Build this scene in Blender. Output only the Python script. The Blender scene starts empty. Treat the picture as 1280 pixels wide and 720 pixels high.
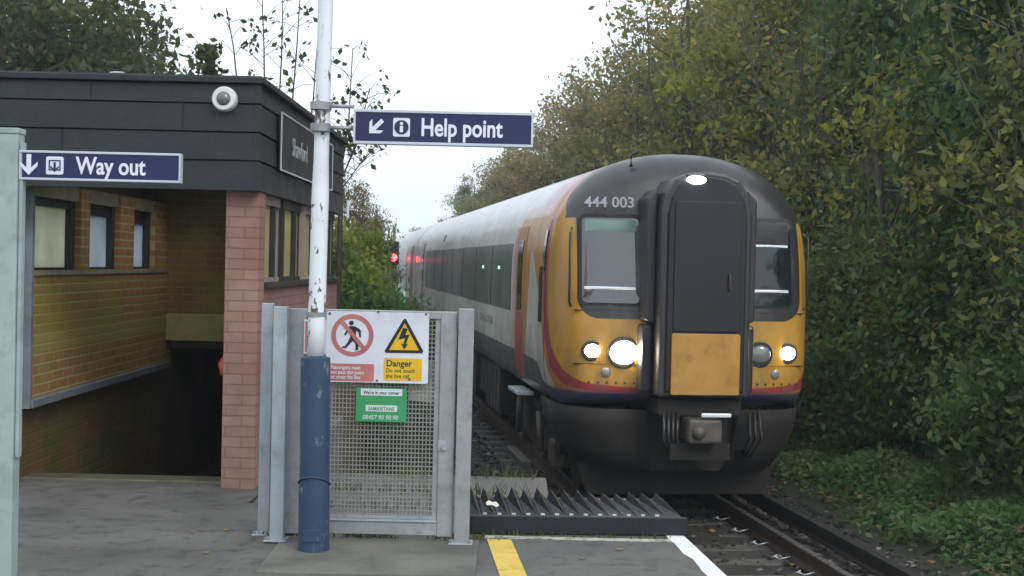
import bpy, bmesh, math, random
import numpy as np
from mathutils import Vector, Matrix
random.seed(7); rng = np.random.default_rng(7)
R = math.radians
S = bpy.context.scene
COL = S.collection

# ------------------------------------------------------------------ camera
FOC = 1700.0
cam_d = bpy.data.cameras.new("camera"); cam = bpy.data.objects.new("camera", cam_d); COL.objects.link(cam)
cam_d.sensor_width = 36; cam_d.lens = FOC/1280*36; cam_d.clip_end = 3000; cam_d.clip_start = 0.05
CM = Matrix.Rotation(R(90-1.01), 3, 'X') @ Matrix.Rotation(R(1.3), 3, 'Z')
CP = Vector((0, 0, 1.655))
cam.matrix_world = Matrix.Translation(CP) @ CM.to_4x4()
S.camera = cam
def at(px, py, Y):
    v = CM @ Vector(((px-640)/FOC, (360-py)/FOC, -1)); return CP + v*(Y/v.y)

# ------------------------------------------------------------------ world, sun, exposure
SUN_EL, SUN_AZ = 38, -35     # degrees; azimuth measured from behind the camera's left
w = bpy.data.worlds.new("World"); S.world = w; w.use_nodes = True
wn = w.node_tree; wn.nodes.clear()
wo = wn.nodes.new('ShaderNodeOutputWorld'); bg = wn.nodes.new('ShaderNodeBackground')
sky = wn.nodes.new('ShaderNodeTexSky'); sky.sky_type = 'NISHITA'; sky.sun_disc = False
sky.sun_elevation = R(SUN_EL); sky.sun_rotation = R(180+SUN_AZ); sky.air_density = 1.2; sky.dust_density = 3.0
hs = wn.nodes.new('ShaderNodeHueSaturation'); hs.inputs['Saturation'].default_value = .38
# soft overcast: cloud sheet thins the blue
tc = wn.nodes.new('ShaderNodeTexCoord'); nz = wn.nodes.new('ShaderNodeTexNoise'); nz.inputs['Scale'].default_value = 2.2; nz.inputs['Detail'].default_value = 5
mp = wn.nodes.new('ShaderNodeMapping'); mp.inputs['Scale'].default_value = (1, 1, 3.5)
rp = wn.nodes.new('ShaderNodeValToRGB'); rp.color_ramp.elements[0].position = .35; rp.color_ramp.elements[0].color = (.72, .72, .72, 1); rp.color_ramp.elements[1].position = .65; rp.color_ramp.elements[1].color = (.95, .95, .95, 1)
mx = wn.nodes.new('ShaderNodeMix'); mx.data_type = 'RGBA'; mx.inputs['B'].default_value = (6.9, 7.7, 8.5, 1)
L = wn.links.new
L(sky.outputs[0], hs.inputs['Color']); L(tc.outputs['Generated'], mp.inputs[0]); L(mp.outputs[0], nz.inputs['Vector']); L(nz.outputs[0], rp.inputs[0])
L(rp.outputs[0], mx.inputs['Factor']); L(hs.outputs[0], mx.inputs['A']); L(mx.outputs['Result'], bg.inputs['Color']); L(bg.outputs[0], wo.inputs[0])
bg.inputs['Strength'].default_value = .115
sd = bpy.data.lights.new("sun", 'SUN'); sd.energy = .8; sd.angle = R(20); sd.color = (1, .96, .9)
so = bpy.data.objects.new("sun", sd); COL.objects.link(so)
az = R(180+SUN_AZ); sdir = Vector((math.sin(az)*math.cos(R(SUN_EL)), math.cos(az)*math.cos(R(SUN_EL)), math.sin(R(SUN_EL))))
so.rotation_euler = sdir.to_track_quat('Z', 'Y').to_euler()
S.view_settings.view_transform = 'Standard'; S.view_settings.look = 'None'; S.view_settings.gamma = 1
S.view_settings.exposure = 0.75

# ------------------------------------------------------------------ helpers: objects
def link(o): COL.objects.link(o); return o
def tag(o, label=None, cat=None, group=None, kind=None):
    if label: o['label'] = label
    if cat: o['category'] = cat
    if group: o['group'] = group
    if kind: o['kind'] = kind
    return o
def thing(name, label, cat, loc=(0, 0, 0), rz=0, group=None):
    o = link(bpy.data.objects.new(name, None)); o.location = loc; o.rotation_euler = (0, 0, rz); o.empty_display_size = .1
    return tag(o, label, cat, group)
def copy_tree(o, parent=None):
    c = o.copy(); COL.objects.link(c)
    if parent: c.parent = parent
    for ch in [x for x in bpy.data.objects if x.parent == o]: copy_tree(ch, c)
    return c

class MB:
    def __init__(s): s.bm = bmesh.new()
    def box(s, x0, x1, y0, y1, z0, z1, M=None):
        v = [s.bm.verts.new(Vector(p) if M is None else M @ Vector(p)) for p in
             [(x0,y0,z0),(x1,y0,z0),(x1,y1,z0),(x0,y1,z0),(x0,y0,z1),(x1,y0,z1),(x1,y1,z1),(x0,y1,z1)]]
        for f in [(3,2,1,0),(4,5,6,7),(0,1,5,4),(1,2,6,5),(2,3,7,6),(3,0,4,7)]: s.bm.faces.new([v[i] for i in f])
        return s
    def tube(s, pts, rad, n=10, cap=True):
        pts = [Vector(p) for p in pts]
        if not hasattr(rad, '__len__'): rad = [rad]*len(pts)
        rings = []; up = Vector((0.013, .02, 1))
        for i, p in enumerate(pts):
            d = (pts[min(i+1, len(pts)-1)] - pts[max(i-1, 0)]).normalized()
            a = d.cross(up) if abs(d.dot(up)) < .95*up.length else d.cross(Vector((1, .01, 0)))
            a.normalize(); b = d.cross(a)
            rings.append([s.bm.verts.new(p + (a*math.cos(t*2*math.pi/n) + b*math.sin(t*2*math.pi/n))*rad[i]) for t in range(n)])
        for r0, r1 in zip(rings, rings[1:]):
            for t in range(n): s.bm.faces.new((r0[t], r0[(t+1) % n], r1[(t+1) % n], r1[t]))
        if cap: s.bm.faces.new(rings[0][::-1]); s.bm.faces.new(rings[-1])
        return s
    def prism(s, pts, y0, y1, M=None):        # polygon in x,z extruded along y
        T = (lambda p: Vector(p)) if M is None else (lambda p: M @ Vector(p))
        a = [s.bm.verts.new(T((x, y0, z))) for x, z in pts]; b = [s.bm.verts.new(T((x, y1, z))) for x, z in pts]
        n = len(pts); s.bm.faces.new(a); s.bm.faces.new(b[::-1])
        for i in range(n): s.bm.faces.new((a[i], b[i], b[(i+1) % n], a[(i+1) % n]))
        return s
    def grid(s, P):                             # P[i][j] points
        V = [[s.bm.verts.new(p) for p in row] for row in P]
        for i in range(len(V)-1):
            for j in range(len(V[0])-1): s.bm.faces.new((V[i][j], V[i+1][j], V[i+1][j+1], V[i][j+1]))
        return s
    def sphere(s, c, r, sc=(1, 1, 1), u=16, v=10):
        bmesh.ops.create_uvsphere(s.bm, u_segments=u, v_segments=v, radius=1, matrix=Matrix.Translation(c) @ Matrix.Diagonal((r*sc[0], r*sc[1], r*sc[2], 1)))
        return s
    def build(s, name, m, parent=None, bevel=0, smooth=False, solid=0, loc=None, rz=0):
        bmesh.ops.recalc_face_normals(s.bm, faces=s.bm.faces)
        me = bpy.data.meshes.new(name); s.bm.to_mesh(me); s.bm.free()
        if smooth:
            me.shade_smooth()
        o = link(bpy.data.objects.new(name, me)); me.materials.append(m)
        if parent: o.parent = parent
        if loc: o.location = loc
        if rz: o.rotation_euler.z = rz
        if solid:
            md = o.modifiers.new('solid', 'SOLIDIFY'); md.thickness = solid; md.offset = -1
        if bevel:
            md = o.modifiers.new('bevel', 'BEVEL'); md.width = bevel; md.segments = 2; md.limit_method = 'ANGLE'; md.angle_limit = R(40)
        return o

def text(body, size, m, parent, M, extrude=.001, bold=0, name='lettering', align='LEFT', sx=1, spacing=1, shear=0):
    cu = bpy.data.curves.new('t', 'FONT'); cu.body = body; cu.size = size; cu.extrude = extrude; cu.offset = bold; cu.align_x = align
    cu.space_character = spacing; cu.shear = shear; cu.resolution_u = 4
    t = link(bpy.data.objects.new('t', cu))
    bpy.context.view_layer.update()
    me = bpy.data.meshes.new_from_object(t.evaluated_get(bpy.context.evaluated_depsgraph_get()))
    bpy.data.objects.remove(t); bpy.data.curves.remove(cu)
    me.transform(M @ Matrix.Rotation(R(90), 4, 'X') @ Matrix.Diagonal((sx, 1, 1, 1)))
    me.materials.clear(); me.materials.append(m); me.name = name
    o = link(bpy.data.objects.new(name, me))
    if parent: o.parent = parent
    return o
def T3(x, y, z): return Matrix.Translation((x, y, z))

# ------------------------------------------------------------------ helpers: materials
class NT:
    def __init__(s, name):
        s.m = bpy.data.materials.new(name); s.m.use_nodes = True; s.t = s.m.node_tree; s.t.nodes.clear()
        s.out = s.n('OutputMaterial'); s.tc = s.n('TexCoord')
    def n(s, k, **kw):
        x = s.t.nodes.new('ShaderNode'+k)
        for a, b in kw.items(): setattr(x, a, b)
        return x
    def l(s, a, b): s.t.links.new(a, b)
    def set(s, sock, v):
        if isinstance(v, bpy.types.NodeSocket): s.l(v, sock)
        else: sock.default_value = v
    def math(s, op, a, b=0.0, c=0.0, clamp=False):
        x = s.n('Math', operation=op, use_clamp=clamp); s.set(x.inputs[0], a); s.set(x.inputs[1], b); s.set(x.inputs[2], c); return x.outputs[0]
    def noise(s, scale, detail=4, rough=.55, vec=None, sc=None):
        v = vec or s.tc.outputs['Object']
        if sc: m = s.n('Mapping'); m.inputs['Scale'].default_value = sc; s.l(v, m.inputs[0]); v = m.outputs[0]
        x = s.n('TexNoise'); x.inputs['Scale'].default_value = scale; x.inputs['Detail'].default_value = detail; x.inputs['Roughness'].default_value = rough
        s.l(v, x.inputs['Vector']); return x.outputs[0]
    def ramp(s, f, stops):
        x = s.n('ValToRGB'); e = x.color_ramp.elements
        while len(e) < len(stops): e.new(.5)
        for i, (p, c) in enumerate(stops):
            e[i].position = p; e[i].color = (c, c, c, 1) if not hasattr(c, '__len__') else (*c[:3], 1)
        s.l(f, x.inputs[0]); return x.outputs[0]
    def mix(s, f, a, b, mode='MIX'):
        x = s.n('Mix', data_type='RGBA', blend_type=mode); s.set(x.inputs['Factor'], f)
        for k, v in (('A', a), ('B', b)):
            if isinstance(v, bpy.types.NodeSocket): s.l(v, x.inputs[k])
            else: x.inputs[k].default_value = (*v[:3], 1)
        return x.outputs['Result']
    def step(s, v, e, w=.01):     # 0 below e, 1 above
        x = s.n('MapRange'); x.interpolation_type = 'SMOOTHSTEP'
        s.set(x.inputs['Value'], v)
        if isinstance(e, bpy.types.NodeSocket):
            s.l(s.math('SUBTRACT', v, e), x.inputs['Value']); e = 0
        x.inputs['From Min'].default_value = e-w; x.inputs['From Max'].default_value = e+w
        return x.outputs[0]
    def curve(s, v, pts):         # piecewise-linear function of v by chained map ranges
        out = None
        for (x0, y0), (x1, y1) in zip(pts, pts[1:]):
            m = s.n('MapRange'); s.l(v, m.inputs['Value'])
            m.inputs['From Min'].default_value = x0; m.inputs['From Max'].default_value = x1
            m.inputs['To Min'].default_value = 0; m.inputs['To Max'].default_value = y1-y0
            out = m.outputs[0] if out is None else s.math('ADD', out, m.outputs[0])
        return s.math('ADD', out, pts[0][1])
    def xyz(s, vec=None):
        x = s.n('SeparateXYZ'); s.l(vec or s.tc.outputs['Object'], x.inputs[0]); return x.outputs
    def bump(s, h, strength=.3, dist=.01):
        x = s.n('Bump'); x.inputs['Strength'].default_value = strength; x.inputs['Distance'].default_value = dist; s.l(h, x.inputs['Height']); return x.outputs[0]
    def pbr(s, col, rough=.7, metal=0, normal=None, spec=.5, coat=0, trans=0, emit=None, estr=0):
        p = s.n('BsdfPrincipled')
        if isinstance(col, bpy.types.NodeSocket): s.l(col, p.inputs['Base Color'])
        else: p.inputs['Base Color'].default_value = (*col[:3], 1)
        s.set(p.inputs['Roughness'], rough); s.set(p.inputs['Metallic'], metal); p.inputs['Specular IOR Level'].default_value = spec
        p.inputs['Coat Weight'].default_value = coat; p.inputs['Transmission Weight'].default_value = trans
        if emit: p.inputs['Emission Color'].default_value = (*emit, 1); p.inputs['Emission Strength'].default_value = estr
        if normal: s.l(normal, p.inputs['Normal'])
        s.l(p.outputs[0], s.out.inputs[0]); return s.m

def paint(name, c, rough=.6, var=.25, scale=3, metal=0, dirt=None, dirt_amt=.4, bump=.1, spec=.4, fine=40):
    t = NT(name); n1 = t.noise(scale, 6); lo = [v*(1-var) for v in c]; hi = [min(1, v*(1+var)) for v in c]
    col = t.mix(t.ramp(n1, [(.3, 0), (.7, 1)]), lo, hi)
    if dirt: col = t.mix(t.math('MULTIPLY', t.ramp(t.noise(scale*2.3, 8, .7), [(.5, 0), (.68, 1)]), dirt_amt), col, dirt)
    return t.pbr(col, t.curve(n1, [(.3, rough-.1), (.7, rough+.1)]), metal, t.bump(t.noise(fine, 4), bump, .01), spec)

def brick(name, axis, c1, c2, mortar, stain=None, stain_amt=.6, w=.215, h=.065, msize=.010, stain_z=None, bands=None):
    t = NT(name); X, Y, Z = t.xyz()
    cx = t.n('CombineXYZ'); t.l(X if axis == 'x' else Y, cx.inputs[0]); t.l(Z, cx.inputs[1])
    b = t.n('TexBrick'); b.offset = .5; b.inputs['Scale'].default_value = 1; b.inputs['Mortar Size'].default_value = msize; b.inputs['Mortar Smooth'].default_value = .3
    b.inputs['Brick Width'].default_value = w+.01; b.inputs['Row Height'].default_value = h+.01; b.inputs['Bias'].default_value = -.1
    # wobble so that courses are not ruler straight
    nv = t.n('TexNoise'); nv.inputs['Scale'].default_value = 6; t.l(cx.outputs[0], nv.inputs['Vector'])
    ad = t.n('VectorMath', operation='MULTIPLY_ADD'); t.l(nv.outputs['Color'], ad.inputs[0]); ad.inputs[1].default_value = (.012, .008, 0); t.l(cx.outputs[0], ad.inputs[2])
    t.l(ad.outputs[0], b.inputs['Vector'])
    b.inputs['Color1'].default_value = (*c1, 1); b.inputs['Color2'].default_value = (*c2, 1); b.inputs['Mortar'].default_value = (*mortar, 1)
    col = t.mix(t.math('MULTIPLY', t.noise(9, 6), .55), b.outputs['Color'], [v*.45 for v in c1])
    if stain:
        f = t.ramp(t.noise(1.6, 7, .6), [(.36, 0), (.6, 1)])
        if stain_z: f = t.math('MULTIPLY', f, t.curve(Z, stain_z))
        col = t.mix(t.math('MULTIPLY', f, stain_amt), col, stain)
    if bands:
        for (z0, z1, bc) in bands:
            f = t.math('MULTIPLY', t.step(Z, z0, .006), t.math('SUBTRACT', 1, t.step(Z, z1, .006)))
            col = t.mix(t.math('MULTIPLY', f, .55), col, bc)
    hgt = t.math('ADD', t.math('MULTIPLY', t.math('SUBTRACT', 1, b.outputs['Fac']), 1), t.math('MULTIPLY', t.noise(60, 4), .35))
    return t.pbr(col, .85, 0, t.bump(hgt, .55, .008), .25)

M = {}
M['asphalt'] = None
t = NT('asphalt'); n1 = t.noise(1.1, 7, .62); n2 = t.noise(230, 3, .7); n3 = t.noise(7, 6, .65)
col = t.mix(t.ramp(n1, [(.35, 0), (.65, 1)]), (.060, .058, .052), (.130, .124, .110))
col = t.mix(t.ramp(n2, [(.52, 0), (.66, 1)]), col, (.18, .172, .155)); col = t.mix(t.math('MULTIPLY', t.ramp(n3, [(.52, 0), (.64, 1)]), .6), col, (.032, .034, .026))
cr = t.n('TexVoronoi'); cr.feature = 'DISTANCE_TO_EDGE'; cr.inputs['Scale'].default_value = .9
ws = t.n('VectorMath', operation='MULTIPLY_ADD'); nn = t.n('TexNoise'); nn.inputs['Scale'].default_value = 3; nn.inputs['Detail'].default_value = 6; t.l(t.tc.outputs['Object'], nn.inputs['Vector'])
t.l(nn.outputs['Color'], ws.inputs[0]); ws.inputs[1].default_value = (.5, .5, 0); t.l(t.tc.outputs['Object'], ws.inputs[2]); t.l(ws.outputs[0], cr.inputs['Vector'])
crk = t.ramp(cr.outputs['Distance'], [(0, 1), (.008, 0)])
col = t.mix(t.math('MULTIPLY', crk, .22), col, (.02, .02, .018))
M['asphalt'] = t.pbr(col, t.curve(n1, [(.3, .55), (.7, .85)]), 0, t.bump(n2, .5, .006), .4)
t = NT('platform_concrete'); n1 = t.noise(2.5, 8, .65); n2 = t.noise(120, 4, .7)
col = t.mix(t.ramp(n1, [(.35, 0), (.65, 1)]), (.10, .098, .085), (.19, .182, .155)); col = t.mix(t.math('MULTIPLY', t.ramp(n2, [(.55, 0), (.7, 1)]), .5), col, (.07, .068, .06))
col = t.mix(t.math('MULTIPLY', t.ramp(t.noise(5, 6, .7), [(.55, 0), (.7, 1)]), .6), col, (.09, .10, .055))
M['concrete'] = t.pbr(col, .85, 0, t.bump(n2, .4, .006), .3)
def linepaint(name, c, wear, base=(.07, .07, .07)):
    t = NT(name); f = t.ramp(t.noise(14, 8, .75), [(wear-.06, 0), (wear+.06, 1)])
    col = t.mix(f, base, t.mix(t.ramp(t.noise(5, 5), [(.3, 0), (.7, 1)]), [v*.75 for v in c], c))
    return t.pbr(col, .7, 0, t.bump(t.noise(200, 3), .4, .004), .3)
M['yellow_line'] = linepaint('yellow_line_paint', (.72, .50, .10), .36)
M['white_line'] = linepaint('white_line_paint', (.82, .84, .84), .30)
M['worn_line'] = linepaint('worn_edge_paint', (.50, .47, .40), .46, (.10, .10, .085))
M['dirt'] = paint('ground_earth', (.055, .055, .035), .95, .4, .7, dirt=(.03, .045, .015), bump=.6)
M['ballast'] = paint('ballast_bed', (.042, .038, .034), .95, .4, 1.3, dirt=(.045, .055, .025), bump=.9, fine=28)
M['stone'] = None
t = NT('ballast_stone'); g = t.n('NewGeometry')
M['stone'] = t.pbr(t.ramp(g.outputs['Random Per Island'], [(0, (.022, .020, .018)), (.5, (.052, .048, .042)), (.93, (.10, .095, .085)), (1, (.28, .26, .24))]), .85, 0, t.bump(t.noise(80), .3), .3)
M['sleeper'] = paint('sleeper_concrete', (.095, .088, .08), .9, .3, 5, dirt=(.05, .04, .03), bump=.4)
M['rail_side'] = paint('rail_rust', (.060, .040, .030), .75, .3, 12, dirt=(.03, .022, .018))
M['rail_top'] = paint('rail_polished', (.34, .33, .32), .32, .15, 20, metal=.8, bump=.02)
M['third_rail'] = paint('conductor_rail', (.018, .016, .015), .6, .3, 12, dirt=(.03, .025, .02))
M['clip'] = paint('rail_clip_steel', (.50, .52, .55), .35, .1, 10, metal=.6)
M['porcelain'] = paint('insulator_grey', (.3, .28, .25), .4, .2, 10)

algae_lit = (.22, .215, .025)  # algae green, pushed bright and yellow to carry light on the walls too
M['brick_in'] = brick('algae_lit_brick_y', 'y', (.38, .19, .075), (.29, .13, .055), (.40, .35, .18), algae_lit, .82, stain_z=[(-1.5, .9), (.5, .25), (.85, .35), (1.05, .95), (1.5, .75), (1.7, .12)], bands=[(.905, 1.06, (.30, .26, .085))])  # algae-stained brick with the stairway's yellow light put into its colours
M['brick_back'] = brick('algae_brick_x', 'x', (.17, .075, .04), (.12, .055, .03), (.15, .12, .07), algae_lit, .5)
M['brick_in_x'] = brick('inner_brick_x', 'x', (.26, .115, .050), (.19, .078, .036), (.26, .22, .13), algae_lit, .4)
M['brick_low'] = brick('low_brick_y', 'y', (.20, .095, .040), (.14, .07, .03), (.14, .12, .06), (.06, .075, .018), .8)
M['pink_x'] = brick('pink_painted_brick_x', 'x', (.37, .225, .19), (.31, .18, .15), (.23, .145, .12), (.17, .08, .055), .55, msize=.006)
M['pink_y'] = brick('pink_painted_brick_y', 'y', (.31, .18, .175), (.28, .16, .155), (.23, .13, .125), (.14, .07, .06), .35, msize=.006)
M['fascia'] = paint('black_stained_boards', (.010, .0115, .014), .55, .3, 4, dirt=(.022, .026, .03), bump=.25, spec=.45)
M['roof_felt'] = paint('roof_felt', (.05, .05, .05), .9, .2, 2)
M['grey_metal'] = paint('grey_trim_paint', (.16, .19, .22), .5, .2, 4, dirt=(.08, .08, .06))
M['beam'] = paint('painted_lintel', (.30, .27, .11), .75, .25, 2, dirt=(.12, .12, .04), dirt_amt=.6)
M['step'] = paint('mossy_step', (.085, .083, .055), .85, .35, 4, dirt=(.05, .06, .015), dirt_amt=.7, bump=.4)
M['step_edge'] = paint('worn_step_nosing', (.17, .16, .085), .8, .35, 5, dirt=(.06, .06, .025), dirt_amt=.7)
M['frame_dark'] = paint('dark_window_frame', (.022, .020, .018), .6, .2, 5)
M['frame_light'] = paint('pale_window_frame', (.25, .20, .19), .6, .2, 5)
M['sill'] = paint('stone_sill', (.24, .215, .13), .8, .25, 4, dirt=(.09, .09, .03))
def frosted(name, c, d=.35):
    t = NT(name); col = t.mix(t.ramp(t.noise(2.2, 5, .6), [(.3, 0), (.7, 1)]), [v*.72 for v in c], c)
    a = t.n('BsdfTranslucent'); t.l(col, a.inputs[0]); b = t.n('BsdfPrincipled'); t.l(col, b.inputs['Base Color']); b.inputs['Roughness'].default_value = .35
    m = t.n('MixShader'); m.inputs[0].default_value = d; t.l(a.outputs[0], m.inputs[1]); t.l(b.outputs[0], m.inputs[2]); t.l(m.outputs[0], t.out.inputs[0]); return t.m
M['pane'] = frosted('frosted_pane', (.85, .85, .70), .15)
M['pane_grey'] = frosted('frosted_pane_grey', (.75, .80, .84), .15)
t = NT('added_rooflight_sheet'); a_ = t.n('BsdfTranslucent'); a_.inputs[0].default_value = (.85, .85, .8, 1); b_ = t.n('BsdfTransparent'); m_ = t.n('MixShader'); m_.inputs[0].default_value = .7
t.l(a_.outputs[0], m_.inputs[1]); t.l(b_.outputs[0], m_.inputs[2]); t.l(m_.outputs[0], t.out.inputs[0]); M['glazing'] = t.m  # sheet over the added roof opening
M['pane_cream'] = frosted('cream_pane', (.75, .70, .42), .4)

M['post_grey'] = paint('weathered_grey_green_paint', (.30, .36, .36), .5, .18, 3, dirt=(.15, .18, .16), dirt_amt=.5)
M['galv'] = paint('galvanised_steel', (.30, .31, .32), .5, .16, 5, metal=.35, dirt=(.15, .14, .13), dirt_amt=.5)
M['galv_pale'] = paint('pale_galvanised_steel', (.36, .40, .43), .5, .2, 3, metal=.25, dirt=(.18, .2, .2), dirt_amt=.5, fine=15)
M['mesh'] = paint('galvanised_mesh_wire', (.25, .25, .235), .6, .2, 3, metal=.3, dirt=(.10, .12, .06), dirt_amt=.6)
t = NT('chipped_white_paint'); f = t.ramp(t.noise(9, 8, .65, sc=(1, 1, .45)), [(.572, 0), (.585, 1)])
X, Y, Z = t.xyz(); zf = t.curve(Z, [(1.0, .55), (1.6, 1), (1.9, 1), (2.1, .25), (4.0, .35)])
f2 = t.ramp(t.noise(16, 8, .7, sc=(1, 1, .4)), [(.585, 0), (.60, 1)])
f = t.math('MULTIPLY', t.math('MAXIMUM', t.math('MULTIPLY', f, t.math('GREATER_THAN', zf, .8)), f2), 1)
col = t.mix(t.ramp(t.noise(3, 4), [(.3, 0), (.7, 1)]), (.60, .63, .68), (.76, .78, .80)); col = t.mix(f, col, t.mix(t.noise(30), (.06, .045, .035), (.16, .10, .07)))
M['white_pole'] = t.pbr(col, .4, 0, t.bump(t.math('MULTIPLY', f, -1), .5, .004), .5)
t = NT('chipped_blue_paint'); f = t.ramp(t.noise(11, 8, .7, sc=(1, 1, .5)), [(.60, 0), (.64, 1)])
col = t.mix(t.ramp(t.noise(3, 4), [(.3, 0), (.7, 1)]), (.013, .038, .082), (.022, .055, .105)); col = t.mix(t.math('MULTIPLY', f, .8), col, t.mix(t.noise(40), (.08, .09, .10), (.24, .25, .25)))
col = t.mix(t.math('MULTIPLY', t.ramp(t.noise(26, 6, .7), [(.55, 0), (.7, 1)]), .5), col, (.012, .03, .06))
M['blue_pole'] = t.pbr(col, .5, 0, t.bump(f, .4, .004), .5)
M['sign_blue'] = paint('sign_navy', (.010, .014, .070), .38, .1, 2, bump=.02)
M['sign_white'] = paint('sign_white', (.66, .68, .78), .45, .06, 2, bump=.02)
M['sign_rim'] = paint('sign_rim_silver', (.50, .53, .60), .4, .1, 3, metal=.2, bump=.02)
M['warn_white'] = paint('enamel_white', (.58, .60, .66), .4, .06, 3, dirt=(.38, .36, .33), dirt_amt=.35, bump=.03)
M['warn_red'] = paint('faded_sign_red', (.40, .13, .13), .5, .15, 6, bump=.02)
M['warn_yellow'] = paint('sign_yellow', (.62, .38, .015), .45, .1, 4, bump=.02)
M['ink'] = paint('sign_black', (.014, .013, .015), .5, .1, 5, bump=.02)
M['sign_green'] = paint('sign_green', (.035, .27, .095), .45, .12, 4, bump=.02)
M['rust'] = paint('rust', (.13, .06, .03), .9, .4, 20)
M['sheet'] = paint('weathered_sheet', (.40, .39, .34), .7, .2, 8, dirt=(.22, .2, .16))
M['guard'] = paint('anti_trespass_blue_black', (.007, .009, .014), .6, .4, 5, dirt=(.016, .019, .026), bump=.2)
M['slot'] = paint('lit_gap_pale', (.42, .45, .50), .6, .2, 10)  # pale tone painted for the light seen in gaps between ridges
M['litter'] = paint('litter_paper', (.62, .58, .52), .8, .15, 12)
M['red_plastic'] = paint('handrail_red', (.50, .06, .03), .35, .1, 5)
M['cctv_white'] = paint('cctv_white', (.62, .64, .64), .35, .05, 5)
M['bark'] = paint('bark', (.085, .074, .058), .95, .4, 8, dirt=(.05, .06, .03), bump=.8)
M['twig'] = paint('twig_bark', (.060, .042, .036), .9, .3, 8)
M['black'] = paint('train_black', (.022, .022, .026), .34, .15, 3, spec=.5, bump=.03)
M['door_black'] = paint('gangway_rubber', (.012, .012, .016), .5, .15, 3, bump=.05)
M['housing'] = paint('gangway_housing', (.036, .035, .040), .4, .2, 3, dirt=(.04, .035, .03), bump=.05)
M['tyellow'] = paint('train_yellow', (.58, .29, .030), .45, .12, 3, dirt=(.30, .15, .03), dirt_amt=.5, bump=.03)
M['dull_yellow'] = paint('dirty_train_yellow', (.42, .22, .045), .55, .15, 3, dirt=(.22, .12, .04), dirt_amt=.6, bump=.04)
M['under'] = paint('underframe_grime', (.018, .016, .014), .85, .4, 4, dirt=(.02, .018, .016), bump=.3)
M['skirt'] = paint('skirt_grime', (.017, .0155, .014), .8, .4, 3, dirt=(.032, .026, .02), bump=.2)
M['steel_dirty'] = paint('dirty_steel', (.10, .09, .08), .6, .35, 6, metal=.3, dirt=(.05, .04, .03))
M['wheel'] = paint('wheel_steel', (.10, .085, .075), .55, .3, 6, metal=.4)
M['glass'] = NT('tinted_train_glass').pbr((.012, .016, .018), .06, 0, None, .6)
M['cabglass'] = NT('cab_glass').pbr((.03, .037, .043), .05, 0, None, 1.0, .8)
M['blind'] = paint('cab_blind', (.16, .25, .23), .6, .1, 5)
M['alu'] = paint('bright_aluminium', (.70, .74, .78), .3, .05, 5, metal=.3)
M['maroon'] = paint('door_red', (.30, .095, .095), .4, .15, 3, bump=.03)
M['orange'] = paint('door_orange', (.42, .17, .06), .4, .12, 3, bump=.03)
def lamp(name, c, st): return NT(name).pbr((.8, .8, .8), .3, emit=c, estr=st)
M['headlight'] = lamp('headlight_glow', (1, .85, .66), 34)
M['headlight_w'] = lamp('marker_glow', (.95, .95, 1), 10)
M['dead_lamp'] = NT('unlit_lens').pbr((.20, .20, .19), .1, 0, None, .8)
M['red_lamp'] = lamp('red_signal_glow', (1, .03, .06), 7)
M['inner_light'] = lamp('saloon_green_glow', (.3, 1, .75), 1.6)

def leafmat(name, stops, trans=.5, clump=.6, hue=.03):
    t = NT(name); g = t.n('NewGeometry'); oi = t.n('ObjectInfo')
    f = t.math('ADD', t.math('MULTIPLY', g.outputs['Random Per Island'], 1-clump), t.math('MULTIPLY', t.ramp(t.noise(.9, 5, .6), [(.3, 0), (.7, 1)]), clump))
    col = t.ramp(f, stops)
    h = t.n('HueSaturation'); t.l(col, h.inputs['Color'])
    t.l(t.curve(oi.outputs['Random'], [(0, .5-hue), (1, .5+hue)]), h.inputs['Hue']); t.l(t.curve(oi.outputs['Random'], [(0, 1.4), (1, 1.0)]), h.inputs['Value'])
    a = t.n('BsdfPrincipled'); t.l(h.outputs[0], a.inputs['Base Color']); a.inputs['Roughness'].default_value = .5; a.inputs['Specular IOR Level'].default_value = .35
    b = t.n('BsdfTranslucent'); t.l(h.outputs[0], b.inputs[0]); m = t.n('MixShader'); m.inputs[0].default_value = trans
    t.l(a.outputs[0], m.inputs[1]); t.l(b.outputs[0], m.inputs[2]); t.l(m.outputs[0], t.out.inputs[0]); return t.m
M['leaf_green'] = leafmat('leaf_green', [(.1, (.050, .078, .026)), (.45, (.085, .128, .040)), (.75, (.13, .170, .050)), (.97, (.30, .25, .06))])
M['leaf_olive'] = leafmat('leaf_olive', [(.1, (.065, .088, .028)), (.4, (.125, .138, .040)), (.7, (.21, .19, .048)), (.95, (.42, .32, .07))])
M['leaf_brown'] = leafmat('leaf_brown', [(.1, (.10, .09, .045)), (.4, (.16, .145, .062)), (.7, (.25, .20, .07)), (.95, (.42, .30, .09))])
M['leaf_lime'] = leafmat('leaf_lime', [(.1, (.05, .075, .012)), (.4, (.12, .15, .022)), (.75, (.21, .22, .03)), (.97, (.36, .30, .05))])
M['leaf_dark'] = leafmat('leaf_dark', [(.1, (.022, .042, .016)), (.5, (.042, .065, .022)), (.95, (.09, .10, .03))])
M['leaf_ivy'] = leafmat('leaf_ivy', [(.1, (.040, .070, .024)), (.45, (.075, .13, .040)), (.8, (.12, .18, .06)), (.99, (.28, .24, .07))])
M['leaf_cover'] = leafmat('leaf_cover', [(.1, (.07, .125, .045)), (.45, (.12, .205, .07)), (.8, (.17, .27, .10)), (.99, (.34, .32, .12))])
M['fallen'] = leafmat('leaf_fallen', [(.1, (.11, .07, .03)), (.5, (.20, .13, .05)), (.95, (.34, .25, .10))], .1)
M['grass'] = leafmat('grass_blade', [(.1, (.04, .07, .018)), (.6, (.08, .11, .03)), (.95, (.17, .15, .06))])

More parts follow.
